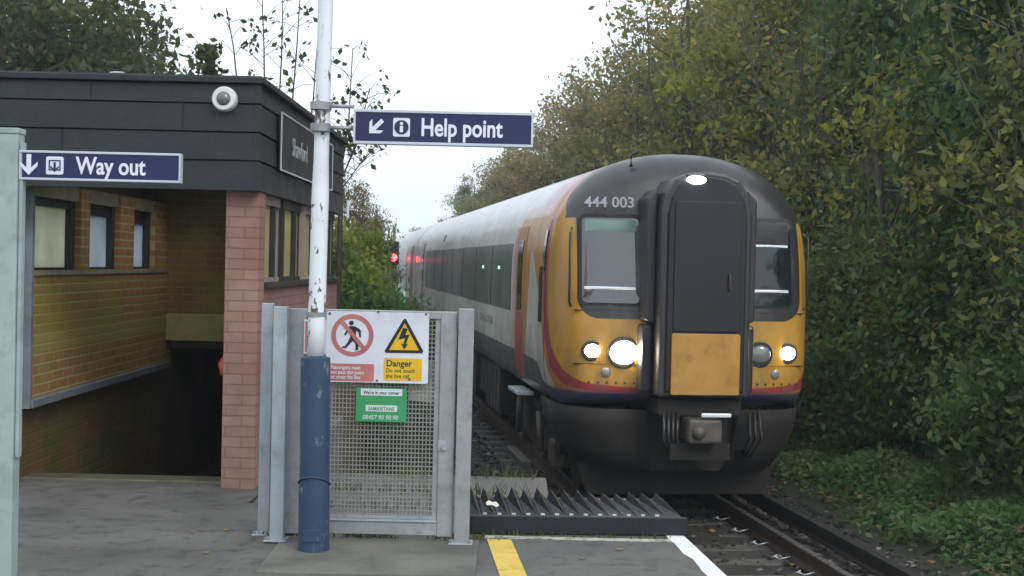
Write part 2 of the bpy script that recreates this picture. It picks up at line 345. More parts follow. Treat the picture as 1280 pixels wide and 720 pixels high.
# ------------------------------------------------------------------ foliage
def leaves_mesh(name, P, size, m, stretch=1.7, nrm=None, flat=0.0):
    n = len(P); N = rng.normal(size=(n, 3))
    if nrm is not None: N = N*(1-flat) + nrm*flat*2
    N /= np.linalg.norm(N, axis=1)[:, None]
    A = np.cross(N, rng.normal(size=(n, 3))); A /= np.linalg.norm(A, axis=1)[:, None]; B = np.cross(N, A)
    s = (size*rng.uniform(.5, 1.55, n))[:, None]
    V = np.empty((n, 4, 3)); V[:, 0] = P - A*s*.5*stretch; V[:, 1] = P + B*s*.42 + N*s*.1; V[:, 2] = P + A*s*.5*stretch; V[:, 3] = P - B*s*.42 + N*s*.1
    me = bpy.data.meshes.new(name); me.vertices.add(n*4); me.vertices.foreach_set('co', V.reshape(-1))
    me.loops.add(n*4); me.loops.foreach_set('vertex_index', np.arange(n*4)); me.polygons.add(n)
    me.polygons.foreach_set('loop_start', np.arange(n)*4); me.polygons.foreach_set('loop_total', np.full(n, 4))
    me.update(); me.materials.append(m); return me

def tree_meshes(h, rad, base, n_clump, per, leaf, seed, spread=.16, trunk_r=.16, shell=.55):
    """trunk mesh + leaf positions. crown is an uneven ellipsoid of twig clumps from z=base to h"""
    global rng
    r_old = rng; rng = np.random.default_rng(seed); rd = random.Random(seed)
    cz = (base+h)/2; hz = (h-base)/2
    C = []
    while len(C) < n_clump:
        v = rng.normal(size=3); v /= np.linalg.norm(v); k = rng.uniform(shell, 1)**.7
        lob = 1 + .22*math.sin(3*math.atan2(v[1], v[0])+seed) + .16*math.sin(5*v[2]+seed*2)
        C.append((v[0]*rad*k*lob, v[1]*rad*k*lob, cz+v[2]*hz*k*(.85+.15*lob)))
    C = np.array(C)
    mb = MB(); lean = (rd.uniform(-.4, .4), rd.uniform(-.4, .4))
    top = Vector((lean[0], lean[1], base+(h-base)*.55)); mid = Vector((lean[0]*.2, lean[1]*.3, base*.8+.3))
    mb.tube([(0, 0, -.3), (0.03, 0, .4), mid, top, (top.x*1.3, top.y*1.3, h*.93)], [trunk_r*1.5, trunk_r*1.1, trunk_r*.9, trunk_r*.55, trunk_r*.12], 8)
    pts = []
    for i, c in enumerate(C):
        c = Vector(c); t0 = rd.uniform(.1, .95); s = mid.lerp(top, t0) if c.z > mid.z else mid.copy()
        s.z = min(s.z, c.z+.2); m1 = s.lerp(c, .5) + Vector((rd.uniform(-.3, .3), rd.uniform(-.3, .3), rd.uniform(-.1, .35)))
        if i % 2 == 0 or n_clump < 50: mb.tube([s, m1, c], [trunk_r*.28, trunk_r*.16, trunk_r*.04], 5, False)
        for k in range(3):
            e = c + Vector((rd.gauss(0, 1), rd.gauss(0, 1), rd.gauss(.2, .8)))*spread*rad
            mb.tube([m1.lerp(c, .6), e], [trunk_r*.07, trunk_r*.02], 3, False)
        q = rng.normal(size=(per, 3))*np.array([1, 1, .75])*spread*rad*rng.uniform(.6, 1.25) + C[i]
        pts.append(q)
    P = np.concatenate(pts); P = P[P[:, 2] > .05]
    rng = r_old
    return mb, P

TREE = {}
def tree(kind, loc, sc, rz, label, name='tree', group=None, zs=1):
    root = thing(name, label, 'tree' if 'shrub' not in name and 'bush' not in name else 'bush', loc, rz, group)
    root.scale = (sc, sc, sc*zs)
    tm, cm = TREE[kind]
    for n, me in (('trunk', tm), ('crown', cm)):
        o = link(bpy.data.objects.new(n, me)); o.parent = root
    return root
def mk(kind, matname, *a, **k):
    mb, P = tree_meshes(*a, **k); leaf = a[5]
    bmesh.ops.recalc_face_normals(mb.bm, faces=mb.bm.faces); me = bpy.data.meshes.new('trunk'); mb.bm.to_mesh(me); mb.bm.free(); me.materials.append(M['bark'])
    TREE[kind] = (me, leaves_mesh('crown', P, leaf, M[matname]))
mk('green', 'leaf_green', 8, 2.6, .3, 210, 330, .070, 11, spread=.13, shell=.5)
mk('green2', 'leaf_green', 7, 2.4, .1, 190, 330, .070, 12, spread=.14, shell=.5)
mk('hedge', 'leaf_ivy', 3.6, 1.95, -1.9, 250, 300, .058, 13, spread=.15, shell=.5)
mk('olive', 'leaf_olive', 9.5, 2.8, 1.5, 150, 190, .080, 14, spread=.11, shell=.45, trunk_r=.2)
mk('olive2', 'leaf_olive', 9, 2.6, 1.0, 115, 170, .085, 15, spread=.11, shell=.4, trunk_r=.2)
mk('brown', 'leaf_brown', 9, 2.7, 1.6, 105, 110, .09, 16, spread=.12, shell=.35, trunk_r=.2)
mk('dark', 'leaf_dark', 9, 3.0, 2.6, 120, 170, .095, 17, spread=.13, shell=.45, trunk_r=.22)
mk('lime', 'leaf_lime', 3.2, 1.2, .1, 60, 180, .075, 18, spread=.17, shell=.4, trunk_r=.06)
mk('scrub', 'leaf_ivy', 2.2, 1.3, .05, 60, 150, .07, 19, spread=.18, shell=.4, trunk_r=.05)

mk('whip', 'leaf_olive', 7.5, 1.5, 1.2, 46, 60, .075, 21, spread=.17, shell=.15, trunk_r=.10)
mk('whip2', 'leaf_lime', 6.5, 1.4, 1.0, 40, 50, .07, 22, spread=.17, shell=.15, trunk_r=.08)
# ------------------------------------------------------------------ track frame
TX, TS = 3.70, .135
HD = math.atan(TS); DL = math.sqrt(1+TS*TS)
RAIL = -.915
def tp(o, s, z=0): return Vector((TX - math.sin(HD)*s + math.cos(HD)*o, math.cos(HD)*s + math.sin(HD)*o, z))

# ------------------------------------------------------------------ ground
mb = MB()
xs = [-240, -120, -60, -20, -8, 0, 8, 20, 60, 120, 240]
mb.grid([[(x, y-40, -1.16) for y in [-20, 0, 20, 60, 120, 240, 460]] for x in xs])
tag(mb.build('ground', M['dirt']), kind='structure')
mb = MB()     # ballast bed following the track
P = []
for i in range(0, 200):
    s = -4 + i*.35 if i < 120 else 38+(i-120)*2.2
    P.append([tp(o, s, z + random.uniform(-.015, .015)) for o, z in ((-2.9, -1.2), (-2.0, -1.12), (-1.5, -1.095), (-.7, -1.09), (0, -1.085), (.7, -1.09), (1.3, -1.095), (1.8, -1.10), (2.5, -1.2))])
mb.grid(P); tag(mb.build('ballast_bed', M['ballast'], smooth=True), kind='structure')
mb = MB()     # right bank
P = []
for i in range(0, 90):
    s = -2 + i*.8 if i < 60 else 46+(i-60)*7
    P.append([tp(o, s, z + random.uniform(-.05, .05)*(o > 2.2)) for o, z in ((1.7, -1.2), (2.1, -1.04), (2.6, -.90), (3.2, -.78), (4.4, -.62), (6, -.45), (9, .1), (14, .8), (30, 1.2))])
mb.grid(P); tag(mb.build('bank', M['dirt'], smooth=True), kind='structure')

# platform: asphalt slab with stair well cut out, concrete edging, kerb and painted lines
PD = .09
def pe(x, y): return x - PD*(y-8.0)
mb = MB()
mb.prism([(-9, -4), (pe(1.13, -4), -4), (pe(1.13, 8.5), 8.5), (1.08, 9.15), (-.25, 9.15), (-1.75, 9.15), (-1.75, 9.96), (-9, 9.96)], 0, -1.3, Matrix(((1, 0, 0, 0), (0, 0, 1, 0), (0, 1, 0, 0), (0, 0, 0, 1))))
tag(mb.build('platform', M['asphalt']), kind='structure')
mb = MB()
mb.box(-9, -3.8, 9.965, 14.4, -1.3, -.004).box(-1.83, -1.75, 9.965, 14.4, -1.3, -.004)
tag(mb.build('platform_slab', M['concrete']), kind='structure')
mb = MB(); mb.box(-1.32, -.16, 7.12, 8.12, -.05, .012)
tag(mb.build('kerb', M['concrete'], bevel=.006), kind='structure')
mb = MB()
mb.prism([(pe(-.105, 6.2), 6.2), (pe(.04, 6.2), 6.2), (pe(.04, 8.12), 8.12), (pe(-.105, 8.12), 8.12)], .001, .005, Matrix(((1, 0, 0, 0), (0, 0, 1, 0), (0, 1, 0, 0), (0, 0, 0, 1))))
tag(mb.build('platform_yellow_line', M['yellow_line']), kind='structure')
mb = MB(); l, r = [], []
for i in range(28):
    y = 4.5 + i*(8.42-4.5)/27; l.append((pe(1.015+random.uniform(-.006, .006) + (.018 if 20 < i < 23 else 0), y), y)); r.append((pe(1.125, y), y))
mb.prism(l + r[::-1], .001, .005, Matrix(((1, 0, 0, 0), (0, 0, 1, 0), (0, 1, 0, 0), (0, 0, 0, 1))))
tag(mb.build('platform_edge_line', M['white_line']), kind='structure')
mb = MB(); mb.box(-.13, 1.02, 8.16, 8.235, .001, .0045)
tag(mb.build('platform_end_line', M['worn_line']), kind='structure')
mb = MB()   # platform end slab and ramp behind the gate
mb.box(-1.74, .30, 9.16, 10.62, -1.2, -.01)
tag(mb.build('platform_end_slab', M['asphalt'], bevel=.01), kind='structure')
mb = MB(); mb.grid([[(-3.0, 14.45, -1.0), (-3.2, 20, -1.05), (-4, 30, -1.1)], [(-1.74, 10.6, -.35), (-1.74, 14, -1.0), (-2.4, 30, -1.1)], [(.3, 10.6, -.5), (.15, 13.5, -1.05), (-.9, 20, -1.13)], [(.6, 10.6, -1.2), (.5, 13.5, -1.2), (-.6, 20, -1.2)]])
tag(mb.build('path', M['ballast']), kind='structure')

# ------------------------------------------------------------------ rails and sleepers
def rail_profile(o, w=1.0): return [(o-.07, -.16), (o+.07, -.16), (o+.065, -.145), (o+.012, -.125), (o+.010, -.045), (o+.035, -.032), (o+.036, -.004), (o-.036, -.004), (o-.035, -.032), (o-.010, -.045), (o-.012, -.125), (o-.065, -.145)]
for o_, lab in ((-.752, 'rusty running rail nearest the platform, under the left wheels of the train'), (.752, 'running rail with polished head and bright spring clips, beside the black conductor rail')):
    T = thing('running_rail', lab, 'rail', tp(0, 0, RAIL), HD, 'running rails of the track')
    MB().prism(rail_profile(o_), 3, 160).build('rail_web', M['rail_side'], T)
    MB().box(o_-.031, o_+.031, 3, 160, -.006, 0).build('rail_head', M['rail_top'], T)
    if o_ > 0:
        for k in range(8):
            c = MB(); y = 10.17+k*.65; pts = [(o_-.20+.045*math.cos(a), y+.045*math.sin(a), -.125+.012*math.sin(a*2)) for a in [R(q) for q in range(60, 310, 20)]]
            c.tube(pts, .007, 6).tube([pts[-1], (o_-.09, y-.03, -.12), (o_-.06, y, -.12)], .007, 6)
            c.build('spring_clip', M['clip'], T, smooth=True)
T = thing('conductor_rail', 'raised black electric conductor rail running outside the right hand running rail', 'rail', tp(0, 0, RAIL), HD)
MB().prism([(1.12, -.08), (1.24, -.08), (1.235, -.06), (1.20, -.045), (1.20, .02), (1.222, .03), (1.222, .076), (1.138, .076), (1.138, .03), (1.16, .02), (1.16, -.045), (1.125, -.06)], 3, 160).build('rail_web', M['third_rail'], T)
for k in range(20):
    MB().tube([(1.18, 4+k*2.6, -.17), (1.18, 4+k*2.6, -.08)], [.06, .045], 10).build('insulator', M['porcelain'], T, smooth=True)
sl = MB().box(-1.25, 1.3, -.13, .13, -.36, -.168).build('sleeper', M['sleeper'], bevel=.02)
sl.location = tp(0, 5.62, RAIL); sl.rotation_euler.z = HD
tag(sl, 'grimy concrete sleeper crossing under both rails in the track bed', 'sleeper', 'sleepers under the track')
for k in range(1, 28):
    c = sl.copy(); COL.objects.link(c); c.location = tp(0, 5.62+k*.65, RAIL)

# loose ballast, stuff
def scatter_mesh(name, m, pts, smin, smax):
    base = bmesh.new(); bmesh.ops.create_icosphere(base, subdivisions=1, radius=1); bv = np.array([v.co for v in base.verts]); bf = np.array([[v.index for v in f.verts] for f in base.faces]); base.free()
    n = len(pts); nv, nf = len(bv), len(bf)
    A = rng.normal(size=(n, 3, 3))*.35 + np.eye(3)
    V = np.einsum('nij,kj->nki', A, bv)*rng.uniform(smin, smax, n)[:, None, None]*np.array([1, 1, .7]) + np.array(pts)[:, None, :]
    F = (bf[None] + (np.arange(n)*nv)[:, None, None]).reshape(-1)
    me = bpy.data.meshes.new(name); me.vertices.add(n*nv); me.vertices.foreach_set('co', V.reshape(-1)); me.loops.add(len(F)); me.loops.foreach_set('vertex_index', F)
    me.polygons.add(n*nf); me.polygons.foreach_set('loop_start', np.arange(n*nf)*3); me.polygons.foreach_set('loop_total', np.full(n*nf, 3)); me.update(); me.materials.append(m)
    return link(bpy.data.objects.new(name, me))
pts = []
for i in range(16000):
    s = 9 + 22*random.random()**1.3; o = random.uniform(-2.9, 2.7)
    if -1.25 < o < 1.15 and random.random() < .75: continue
    z = -1.085 if abs(o) < 1.5 else (-1.13 if o < 0 else -1.11)
    pts.append(tp(o, s, z+random.uniform(-.01, .02))[:])
for i in range(3500):
    y = random.uniform(10.7, 19); x = random.uniform(-1.7, .6-.1*(y-10)); pts.append((x, y, -.5-min(.6, (y-10.6)*.2)+random.uniform(-.03, .02)))
tag(scatter_mesh('ballast_stones', M['stone'], pts, .014, .036), 'loose grey brown ballast stones around the rails', 'ballast', kind='stuff')

# bank ground cover (ivy and grass), stuff
pts = []
for i in range(90000):
    s = 9.5 + 34*random.random()**1.2; o = 1.92 + 2.3*random.random()**.85 + .12*math.sin(s*2.1)
    z = np.interp(o, [1.7, 2.1, 2.6, 3.2, 4.4, 6], [-1.2, -1.04, -.90, -.78, -.62, -.45])
    hump = .10 + .10*math.sin(s*1.7+o*2) + .08*math.sin(s*4.1-o*3)
    if o < 2.2+.18*math.sin(s*1.3) and random.random() < .75: continue
    pts.append(tp(o, s, z + random.random()*max(.04, hump+.08))[:])
me = leaves_mesh('ground_cover', np.array(pts), .052, M['leaf_cover'], 1.6, np.array([0, 0, 1.]), .4)
tag(link(bpy.data.objects.new('ground_cover', me)), 'low green ivy and grass covering the bank beside the track', 'ground cover', kind='stuff')
pts = []
for i in range(700):
    s = 9.5+20*random.random(); o = random.gauss(2.4, .45) if random.random() < .6 else random.uniform(-2.6, 2.5)
    z = np.interp(o, [-3, 1.8, 2.1, 2.6, 3.2, 4.4, 6], [-1.08, -1.07, -.98, -.80, -.65, -.5, -.3])
    pts.append(tp(o, s, z+.02)[:])
for cx_, cy_ in ((3.05, 13.2), (3.1, 12.4), (3.3, 11.8)):
    for i in range(38): pts.append(tp(cx_-.35+random.gauss(0, .12), cy_+random.gauss(0, .16), -.78+random.random()*.10)[:])
me = leaves_mesh('fallen_leaves', np.array(pts), .065, M['fallen'], 1.3, np.array([0, 0, 1.]), .7)
tag(link(bpy.data.objects.new('fallen_leaves', me)), 'scattered brown and yellow fallen leaves along the track and bank', 'fallen leaves', kind='stuff')
# grass behind the gate
def blades(name, pts, h, label):
    n = len(pts); P = np.array(pts); V = np.empty((n, 3, 3)); a = rng.uniform(0, 6.28, n); d = np.stack([np.cos(a), np.sin(a), 0*a], 1)
    hh = h*rng.uniform(.5, 1.3, n); V[:, 0] = P - d*.006; V[:, 1] = P + d*.006; V[:, 2] = P + rng.normal(size=(n, 3))*hh[:, None]*.35; V[:, 2, 2] = P[:, 2]+hh
    me = bpy.data.meshes.new(name); me.vertices.add(n*3); me.vertices.foreach_set('co', V.reshape(-1)); me.loops.add(n*3); me.loops.foreach_set('vertex_index', np.arange(n*3))
    me.polygons.add(n); me.polygons.foreach_set('loop_start', np.arange(n)*3); me.polygons.foreach_set('loop_total', np.full(n, 3)); me.update(); me.materials.append(M['grass'])
    return tag(link(bpy.data.objects.new(name, me)), label, 'grass', kind='stuff')
pts = []
for i in range(16000):
    y = random.uniform(10.8, 26); x = random.uniform(-3.3, -.1-.11*(y-11)); pts.append((x, y, -1.0 if y > 14 else -.45-(y-10.8)*.17))
for i in range(650): pts.append((random.uniform(-1.7, .2), random.choice([9.14, 10.6, 9.8])+random.gauss(0, .05), -.02))
blades('grass', pts, .10, 'rough grass growing on the platform end behind the gate')
pts = [(random.choice([-1.32, -1.30, -.9, -.75, -.35, -.2])+random.gauss(0, .05), random.choice([8.06, 8.13])+random.gauss(0, .012), .01) for i in range(420)]
pts += [(random.uniform(-.15, 1.0), 8.26+random.gauss(0, .01), .0) for i in range(90)]
blades('weeds', pts, .035, 'short green weeds in the joint at the foot of the gate')

# ------------------------------------------------------------------ station building
B = thing('subway_building', 'flat roofed brick subway entrance with black boarded fascia and pink painted pillars', 'building', (0, 0, 0))
XL, XR, YF, YB = -3.55, -1.83, 9.74, 14.0
# left wall (below sill), ledge, lower wall
MB().box(-3.85, XL, 9.98, YB+.2, .56, 1.49).build('left_wall', M['brick_in'], B)
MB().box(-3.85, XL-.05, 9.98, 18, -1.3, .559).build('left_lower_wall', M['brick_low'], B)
MB().box(-3.84, XL+.015, 9.97, YB, 1.49, 1.525).build('left_sill', M['sill'], B)
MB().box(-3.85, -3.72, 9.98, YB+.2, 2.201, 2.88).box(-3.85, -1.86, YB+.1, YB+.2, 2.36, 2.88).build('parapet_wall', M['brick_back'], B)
MB().box(-3.85, -3.57, 9.98, YB, 2.085, 2.2).build('left_head_beam', M['sill'], B)
for (y0, y1) in ((11.18, 11.42), (12.3, 12.75), (13.5, 13.99)):
    MB().box(-3.72, XL-.002, y0, y1, 1.526, 2.19).build('brick_pier', M['brick_in'], B)
MB().box(XL+.001, XL+.055, 9.96, YB, .515, .575).build('ledge_trim', M['grey_metal'], B, bevel=.005)
MB().box(XL-.01, XL+.045, 9.92, 9.975, .515, 2.13).build('corner_trim', M['grey_metal'], B, bevel=.004)
for i, (y0, y1) in enumerate(((9.99, 11.17), (11.43, 12.29), (12.76, 13.49))):
    f = MB().box(-3.70, -3.62, y0, y0+.03, 1.526, 2.08).box(-3.70, -3.60, y1-.09, y1, 1.526, 2.08).box(-3.70, -3.62, y0+.03, y1-.09, 1.526, 1.545).box(-3.70, -3.62, y0+.03, y1-.09, 2.02-.03*i, 2.08).build('window', M['frame_dark'], B)
    MB().box(-3.66, -3.65, y0+.03, y1-.09, 1.545, 2.02-.03*i).build('pane', M['pane'] if i == 0 else M['pane_grey'], f)
# front pillars
MB().box(-3.86, XL-.015, 9.74, 9.915, 0, 2.15).build('pillar', M['pink_x'], B, bevel=.006)
MB().box(-2.055, XR+.015, 9.72, 9.96, -.02, 2.15).build('pillar', M['pink_x'], B, bevel=.006)
# right wall
MB().box(-1.99, XR, 9.965, YB+.2, 0, 1.44).box(-1.99, XR, 9.965, YB+.2, -1.3, -.001).build('right_wall', M['pink_y'], B)
MB().box(-2.0, XR+.04, 9.97, YB+.2, 1.44, 1.475).build('right_sill', M['frame_dark'], B)
ys = [9.965, 10.9, 11.95, 13.0, 14.2]
for i in range(4):
    y0, y1 = ys[i], ys[i+1]
    f = MB().box(-1.97, XR-.01, y0, y0+.05, 1.476, 2.13).box(-1.97, XR-.05, y1-.05, y1-.001, 1.476, 2.13).box(-1.97, XR-.03, y0+.05, y1-.05, 1.476, 1.51).box(-1.97, XR-.03, y0+.05, y1-.05, 2.06, 2.13).build('window', M['frame_dark'] if i % 2 else M['frame_light'], B)
    MB().box(-1.90, -1.89, y0+.05, y1-.05, 1.51, 2.06).build('pane', M['pane_cream'], f)
    MB().box(-1.97, XR-.02, y0+(y1-y0)*.62, y0+(y1-y0)*.62+.06, 1.51, 2.06).build('mullion', M['frame_dark'], f)
# back wall, lintel, passage beyond
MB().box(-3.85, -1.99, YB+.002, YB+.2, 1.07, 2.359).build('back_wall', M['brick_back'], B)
MB().box(-3.545, -1.995, YB-.06, YB+.199, .79, 1.068).build('lintel_beam', M['beam'], B, bevel=.01)
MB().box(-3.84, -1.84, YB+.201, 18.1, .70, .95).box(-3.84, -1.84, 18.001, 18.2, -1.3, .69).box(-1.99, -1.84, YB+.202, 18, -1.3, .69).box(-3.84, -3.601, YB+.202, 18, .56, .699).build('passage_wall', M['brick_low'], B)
MB().box(-3.84, -3.30, 9.76, 14.25, 2.36, 2.44).box(-2.12, -1.86, 9.76, 14.25, 2.36, 2.44).box(-3.299, -2.121, 9.76, 10.3, 2.36, 2.44).box(-3.299, -2.121, 13.4, 14.25, 2.36, 2.44).build('ceiling', M['sill'], B)
# steps going down
for k in range(6):
    st = MB().box(-3.6, -1.99, 9.97+k*.30, 9.97+(k+1)*.30+(.0 if k < 5 else 6.5), -1.3, -.004-k*.17).build('step', M['step'], B)
    MB().box(-3.59, -2.0, 9.966+k*.30, 10.03+k*.30, -.04-k*.17, -.001-k*.17).build('nosing', M['step_edge'], st)
# fascia boards
rows = [(2.13, 2.335), (2.345, 2.535), (2.545, 2.735), (2.745, 2.875)]
mf = MB(); ms = MB()
for i, (z0, z1) in enumerate(rows):
    d = .012
    mf.prism([(z0, 0), (z1, d), (z1, .05), (z0, .05)], -3.9, -1.80, Matrix(((0, 1, 0, 0), (0, 0, 1, 9.60), (1, 0, 0, 0), (0, 0, 0, 1))))
    ms.prism([(z0, 0), (z1, d), (z1, .05), (z0, .05)], 9.605, 14.4, Matrix(((0, 0, -1, -1.80), (0, 1, 0, 0), (1, 0, 0, 0), (0, 0, 0, 1))))
mf.box(-3.9, -1.86, 9.655, 9.69, 2.14, 2.9); ms.box(-1.855, -1.90, 9.66, 14.38, 2.14, 2.9)
for xx, i in ((-2.6, 0), (-3.2, 1), (-2.35, 2), (-3.0, 3)): mf.box(xx, xx+.004, 9.596, 9.62, rows[i][0]+.005, rows[i][1]-.002)
for k in range(14): mf.sphere((-3.75+k*.14, 9.603, rows[(k*2) % 4][0]+.03), .006, (1, .5, 1), 8, 6)
mf.build('fascia_front', M['fascia'], B, bevel=.002); ms.build('fascia_side', M['fascia'], B, bevel=.002)
MB().box(-3.92, -1.77, 9.57, 9.75, 2.882, 2.925).box(-1.95, -1.77, 9.751, 14.45, 2.882, 2.925).box(-3.92, -1.951, 14.30, 14.45, 2.882, 2.925).box(-3.92, -3.80, 9.751, 14.299, 2.882, 2.925).build('roof_edge', M['fascia'], B, bevel=.006)
MB().box(-3.88, -3.30, 9.62, 14.4, 2.90, 2.94).box(-2.12, -1.80, 9.62, 14.4, 2.90, 2.94).box(-3.299, -2.121, 9.62, 10.3, 2.90, 2.94).box(-3.299, -2.121, 13.4, 14.4, 2.90, 2.94).build('roof', M['roof_felt'], B)
rl = MB().box(-3.33, -3.30, 10.27, 13.43, 2.44, 2.955).box(-2.12, -2.09, 10.27, 13.43, 2.44, 2.955).box(-3.299, -2.121, 10.27, 10.3, 2.44, 2.955).box(-3.299, -2.121, 13.4, 13.43, 2.44, 2.955).build('added_rooflight', M['sign_white'], B)  # unseen roof opening, added to let daylight onto the stair walls
MB().box(-3.33, -2.09, 10.27, 13.43, 2.956, 2.965).build('added_rooflight_glazing', M['glazing'], rl)
mb = MB().tube([at(147, 99, 11.5)+Vector((0, 0, -.02)), at(147, 93.5, 11.5), at(147, 90, 11.5)], [.10, .10, .05], 14)
tag(mb.build('roof_vent', M['galv'], smooth=True), 'small round grey vent cap on the flat roof above the Way out sign', 'roof vent')
# handrail end
H = thing('handrail', 'red tipped handrail fixed inside the right hand pillar of the dark stairway', 'handrail', (-2.02, 10.0, 0))
MB().tube([(-.06, .15, .86), (-.06, 1.2, .45), (-.06, 4.0, -.7)], .022, 10).build('rail', M['frame_dark'], H, smooth=True)
MB().tube([(-.06, -.08, .80), (-.075, -.05, .87), (-.07, 0.02, .90), (-.06, .15, .86)], [.035, .045, .042, .028], 12).build('grip', M['red_plastic'], H, smooth=True)
# CCTV dome
c = at(281, 124, 9.58); Cc = thing('cctv_camera', 'white ringed dome security camera on the black boarded fascia', 'camera', c)
MB().tube([(0, .06, 0), (0, -.02, 0), (0, -.045, 0)], [.088, .088, .078], 28).build('ring', M['cctv_white'], Cc, smooth=False, bevel=.004)
MB().sphere((0, -.035, 0), .052, (1, .75, 1), 24, 14).build('dome', NT('smoked_dome').pbr((.12, .13, .13), .12, spec=.8), Cc, smooth=True)

# ------------------------------------------------------------------ sign kit (local x right, z up, facing -y)
def disc(cx, cz, r, n=40, a0=0, a1=360): return [(cx+r*math.cos(R(a0+(a1-a0)*i/n)), cz+r*math.sin(R(a0+(a1-a0)*i/n))) for i in range(n + (0 if a1-a0 == 360 else 1))]
def ring(mb, cx, cz, ro, ri, y0, y1, n=48):
    for i in range(n):
        a, b = 2*math.pi*i/n, 2*math.pi*(i+1)/n
        mb.prism([(cx+ro*math.cos(a), cz+ro*math.sin(a)), (cx+ro*math.cos(b), cz+ro*math.sin(b)), (cx+ri*math.cos(b), cz+ri*math.sin(b)), (cx+ri*math.cos(a), cz+ri*math.sin(a))], y0, y1)
    return mb
def rrect(x0, x1, z0, z1, r, n=5):
    P = []
    for cx, cz, a in ((x1-r, z1-r, 0), (x0+r, z1-r, 90), (x0+r, z0+r, 180), (x1-r, z0+r, 270)):
        P += [(cx+r*math.cos(R(a+90*i/n)), cz+r*math.sin(R(a+90*i/n))) for i in range(n+1)]
    return P
def frame_panel(T, w, h, th, face, rim, rw=.012):
    MB().box(0, w, 0, th, 0, h).build('panel', face, T)
    MB().box(-rw, w+rw, -.006, th+.006, h, h+rw*1.3).box(-rw, w+rw, -.006, th+.006, -rw*1.3, 0).box(-rw, 0, -.006, th+.006, 0, h).box(w, w+rw, -.006, th+.006, 0, h).build('rim', rim, T, bevel=.002)
def arrow(cx, cz, s, ang):
    P = [(0, -.5), (.42, -.06), (.42, .14), (.11, -.15), (.11, .5), (-.11, .5), (-.11, -.15), (-.42, .14), (-.42, -.06)]
    c, q = math.cos(R(ang)), math.sin(R(ang)); return [(cx+s*(x*c-z*q), cz+s*(x*q+z*c)) for x, z in P]

# Help point sign
a = at(444, 176, 7.62); b = at(668, 179, 7.62); hgt = at(444, 133, 7.62).z - a.z
W_ = (b-a).length - .02; HS = thing('help_point_sign', 'navy Help point sign with arrow and information symbol, bracketed to the white pole', 'sign', a)
HS.rotation_euler = (0, -math.atan2(b.z-a.z, b.x-a.x)*0 , 0)
H_ = hgt - .03
frame_panel(HS, W_, H_, .05, M['sign_blue'], M['sign_rim'], .012)
sx = W_/224.
MB().prism(arrow(26*sx, H_*.50, .105, -45), -.0035, .001).build('arrow', M['sign_white'], HS)
MB().prism(rrect(48*sx, 69.5*sx, H_*.5-.052, H_*.5+.052, .010), -.0035, .001).build('symbol', M['sign_white'], HS)
rg = MB(); rg.prism(disc(58.7*sx, H_*.5, .040, 32), -.006, -.003); rg.build('symbol_disc', M['sign_blue'], HS)
MB().box(58.7*sx-.009, 58.7*sx+.009, -.0085, -.0055, H_*.5-.028, H_*.5+.008).prism(disc(58.7*sx, H_*.5+.021, .009, 14), -.0085, -.0055).build('symbol_letter', M['sign_white'], HS)
text('Help point', .138, M['sign_white'], HS, T3(83*sx, -.002, H_*.5-.043), .0015, .0030, sx=.77)
for py in (132, 159):
    p = at(412, py, 7.62)-a; MB().tube([(p.x-.02, .025, p.z), (-.012, .025, p.z)], .0115, 10).build('bracket_arm', M['galv'], HS, smooth=True)
    MB().tube([(p.x-.055, .03, p.z-.022), (p.x-.055, .03, p.z+.022)], .057, 18).build('clamp', M['galv'], HS)

# white pole with blue base
pb = at(392, 690, 7.68); pb.z = .012; ptop = at(408.5, -25, 7.68); pj = at(394.5, 447, 7.68)
PL = thing('lamp_pole', 'flaking white painted pole rising from a chipped blue sleeve in front of the gate', 'pole', pb)
d1 = pj-pb; d2 = ptop-pb
# the real pole stands almost upright; lean is the photograph's small lean
sg = [d1.lerp(d2*1.15, k/14) for k in range(15)]
MB().tube(sg, [.049]*6+[.043]*9, 24).build('upper_tube', M['white_pole'], PL, smooth=True)
dj = d1*(90/243); u1 = d1*(70/243)
MB().tube([Vector((0, 0, 0)), u1, dj, d1, d1*1.01], [.088, .088, .084, .084, .05], 28).build('blue_sleeve', M['blue_pole'], PL, smooth=False)
mb = MB(); pts_ = [Vector((dj.x+.0885*math.cos(R(q)), dj.y+.0885*math.sin(R(q)), dj.z-.03+.05*max(0, math.sin(R(q+180))))) for q in range(0, 361, 12)]
mb.tube(pts_, .006, 6).build('sleeve_seam', M['blue_pole'], PL, smooth=True)
MB().box(-.05, .05, -.093, -.086, .06, .13).build('access_plate', M['blue_pole'], PL, bevel=.003)
for z in (1.335,):
    MB().tube([(d1*(z/d1.z))+Vector((0, 0, -.012)), (d1*(z/d1.z))+Vector((0, 0, .012))], .056, 18).build('clamp', M['galv'], PL)

# steel post at the left edge + Way out sign
p0 = at(9, 721, 6.86); p0.z = 0; SP = thing('sign_post', 'weathered grey green square steel post at the left edge holding the Way out sign', 'post', p0)
tz = at(14, 160, 6.86)
MB().box(-.075, .025, -.02, .08, 0, tz.z-.03).build('post', M['post_grey'], SP, bevel=.006)
MB().box(-.08, .03, -.025, .085, tz.z-.03, tz.z).build('post_cap', M['post_grey'], SP, bevel=.006)
MB().box(.027, .045, .0, .05, .62, tz.z-.07).build('side_channel', M['post_grey'], SP, bevel=.003)
for o in SP.children: pass
SP.rotation_euler = (0, R(1.0)*0, 0)
a = at(26, 223.5, 6.86); b = at(227, 227, 6.86); hgt = at(26, 187, 6.86).z - a.z
W_ = (b-a).length-.015; H_ = hgt-.022
WS = thing('way_out_sign', 'navy Way out sign with down arrow and stairs symbol fixed to the left post', 'sign', (a.x, 6.86, a.z+.008))
frame_panel(WS, W_, H_, .04, M['sign_blue'], M['sign_rim'], .009)
sx = W_/200.
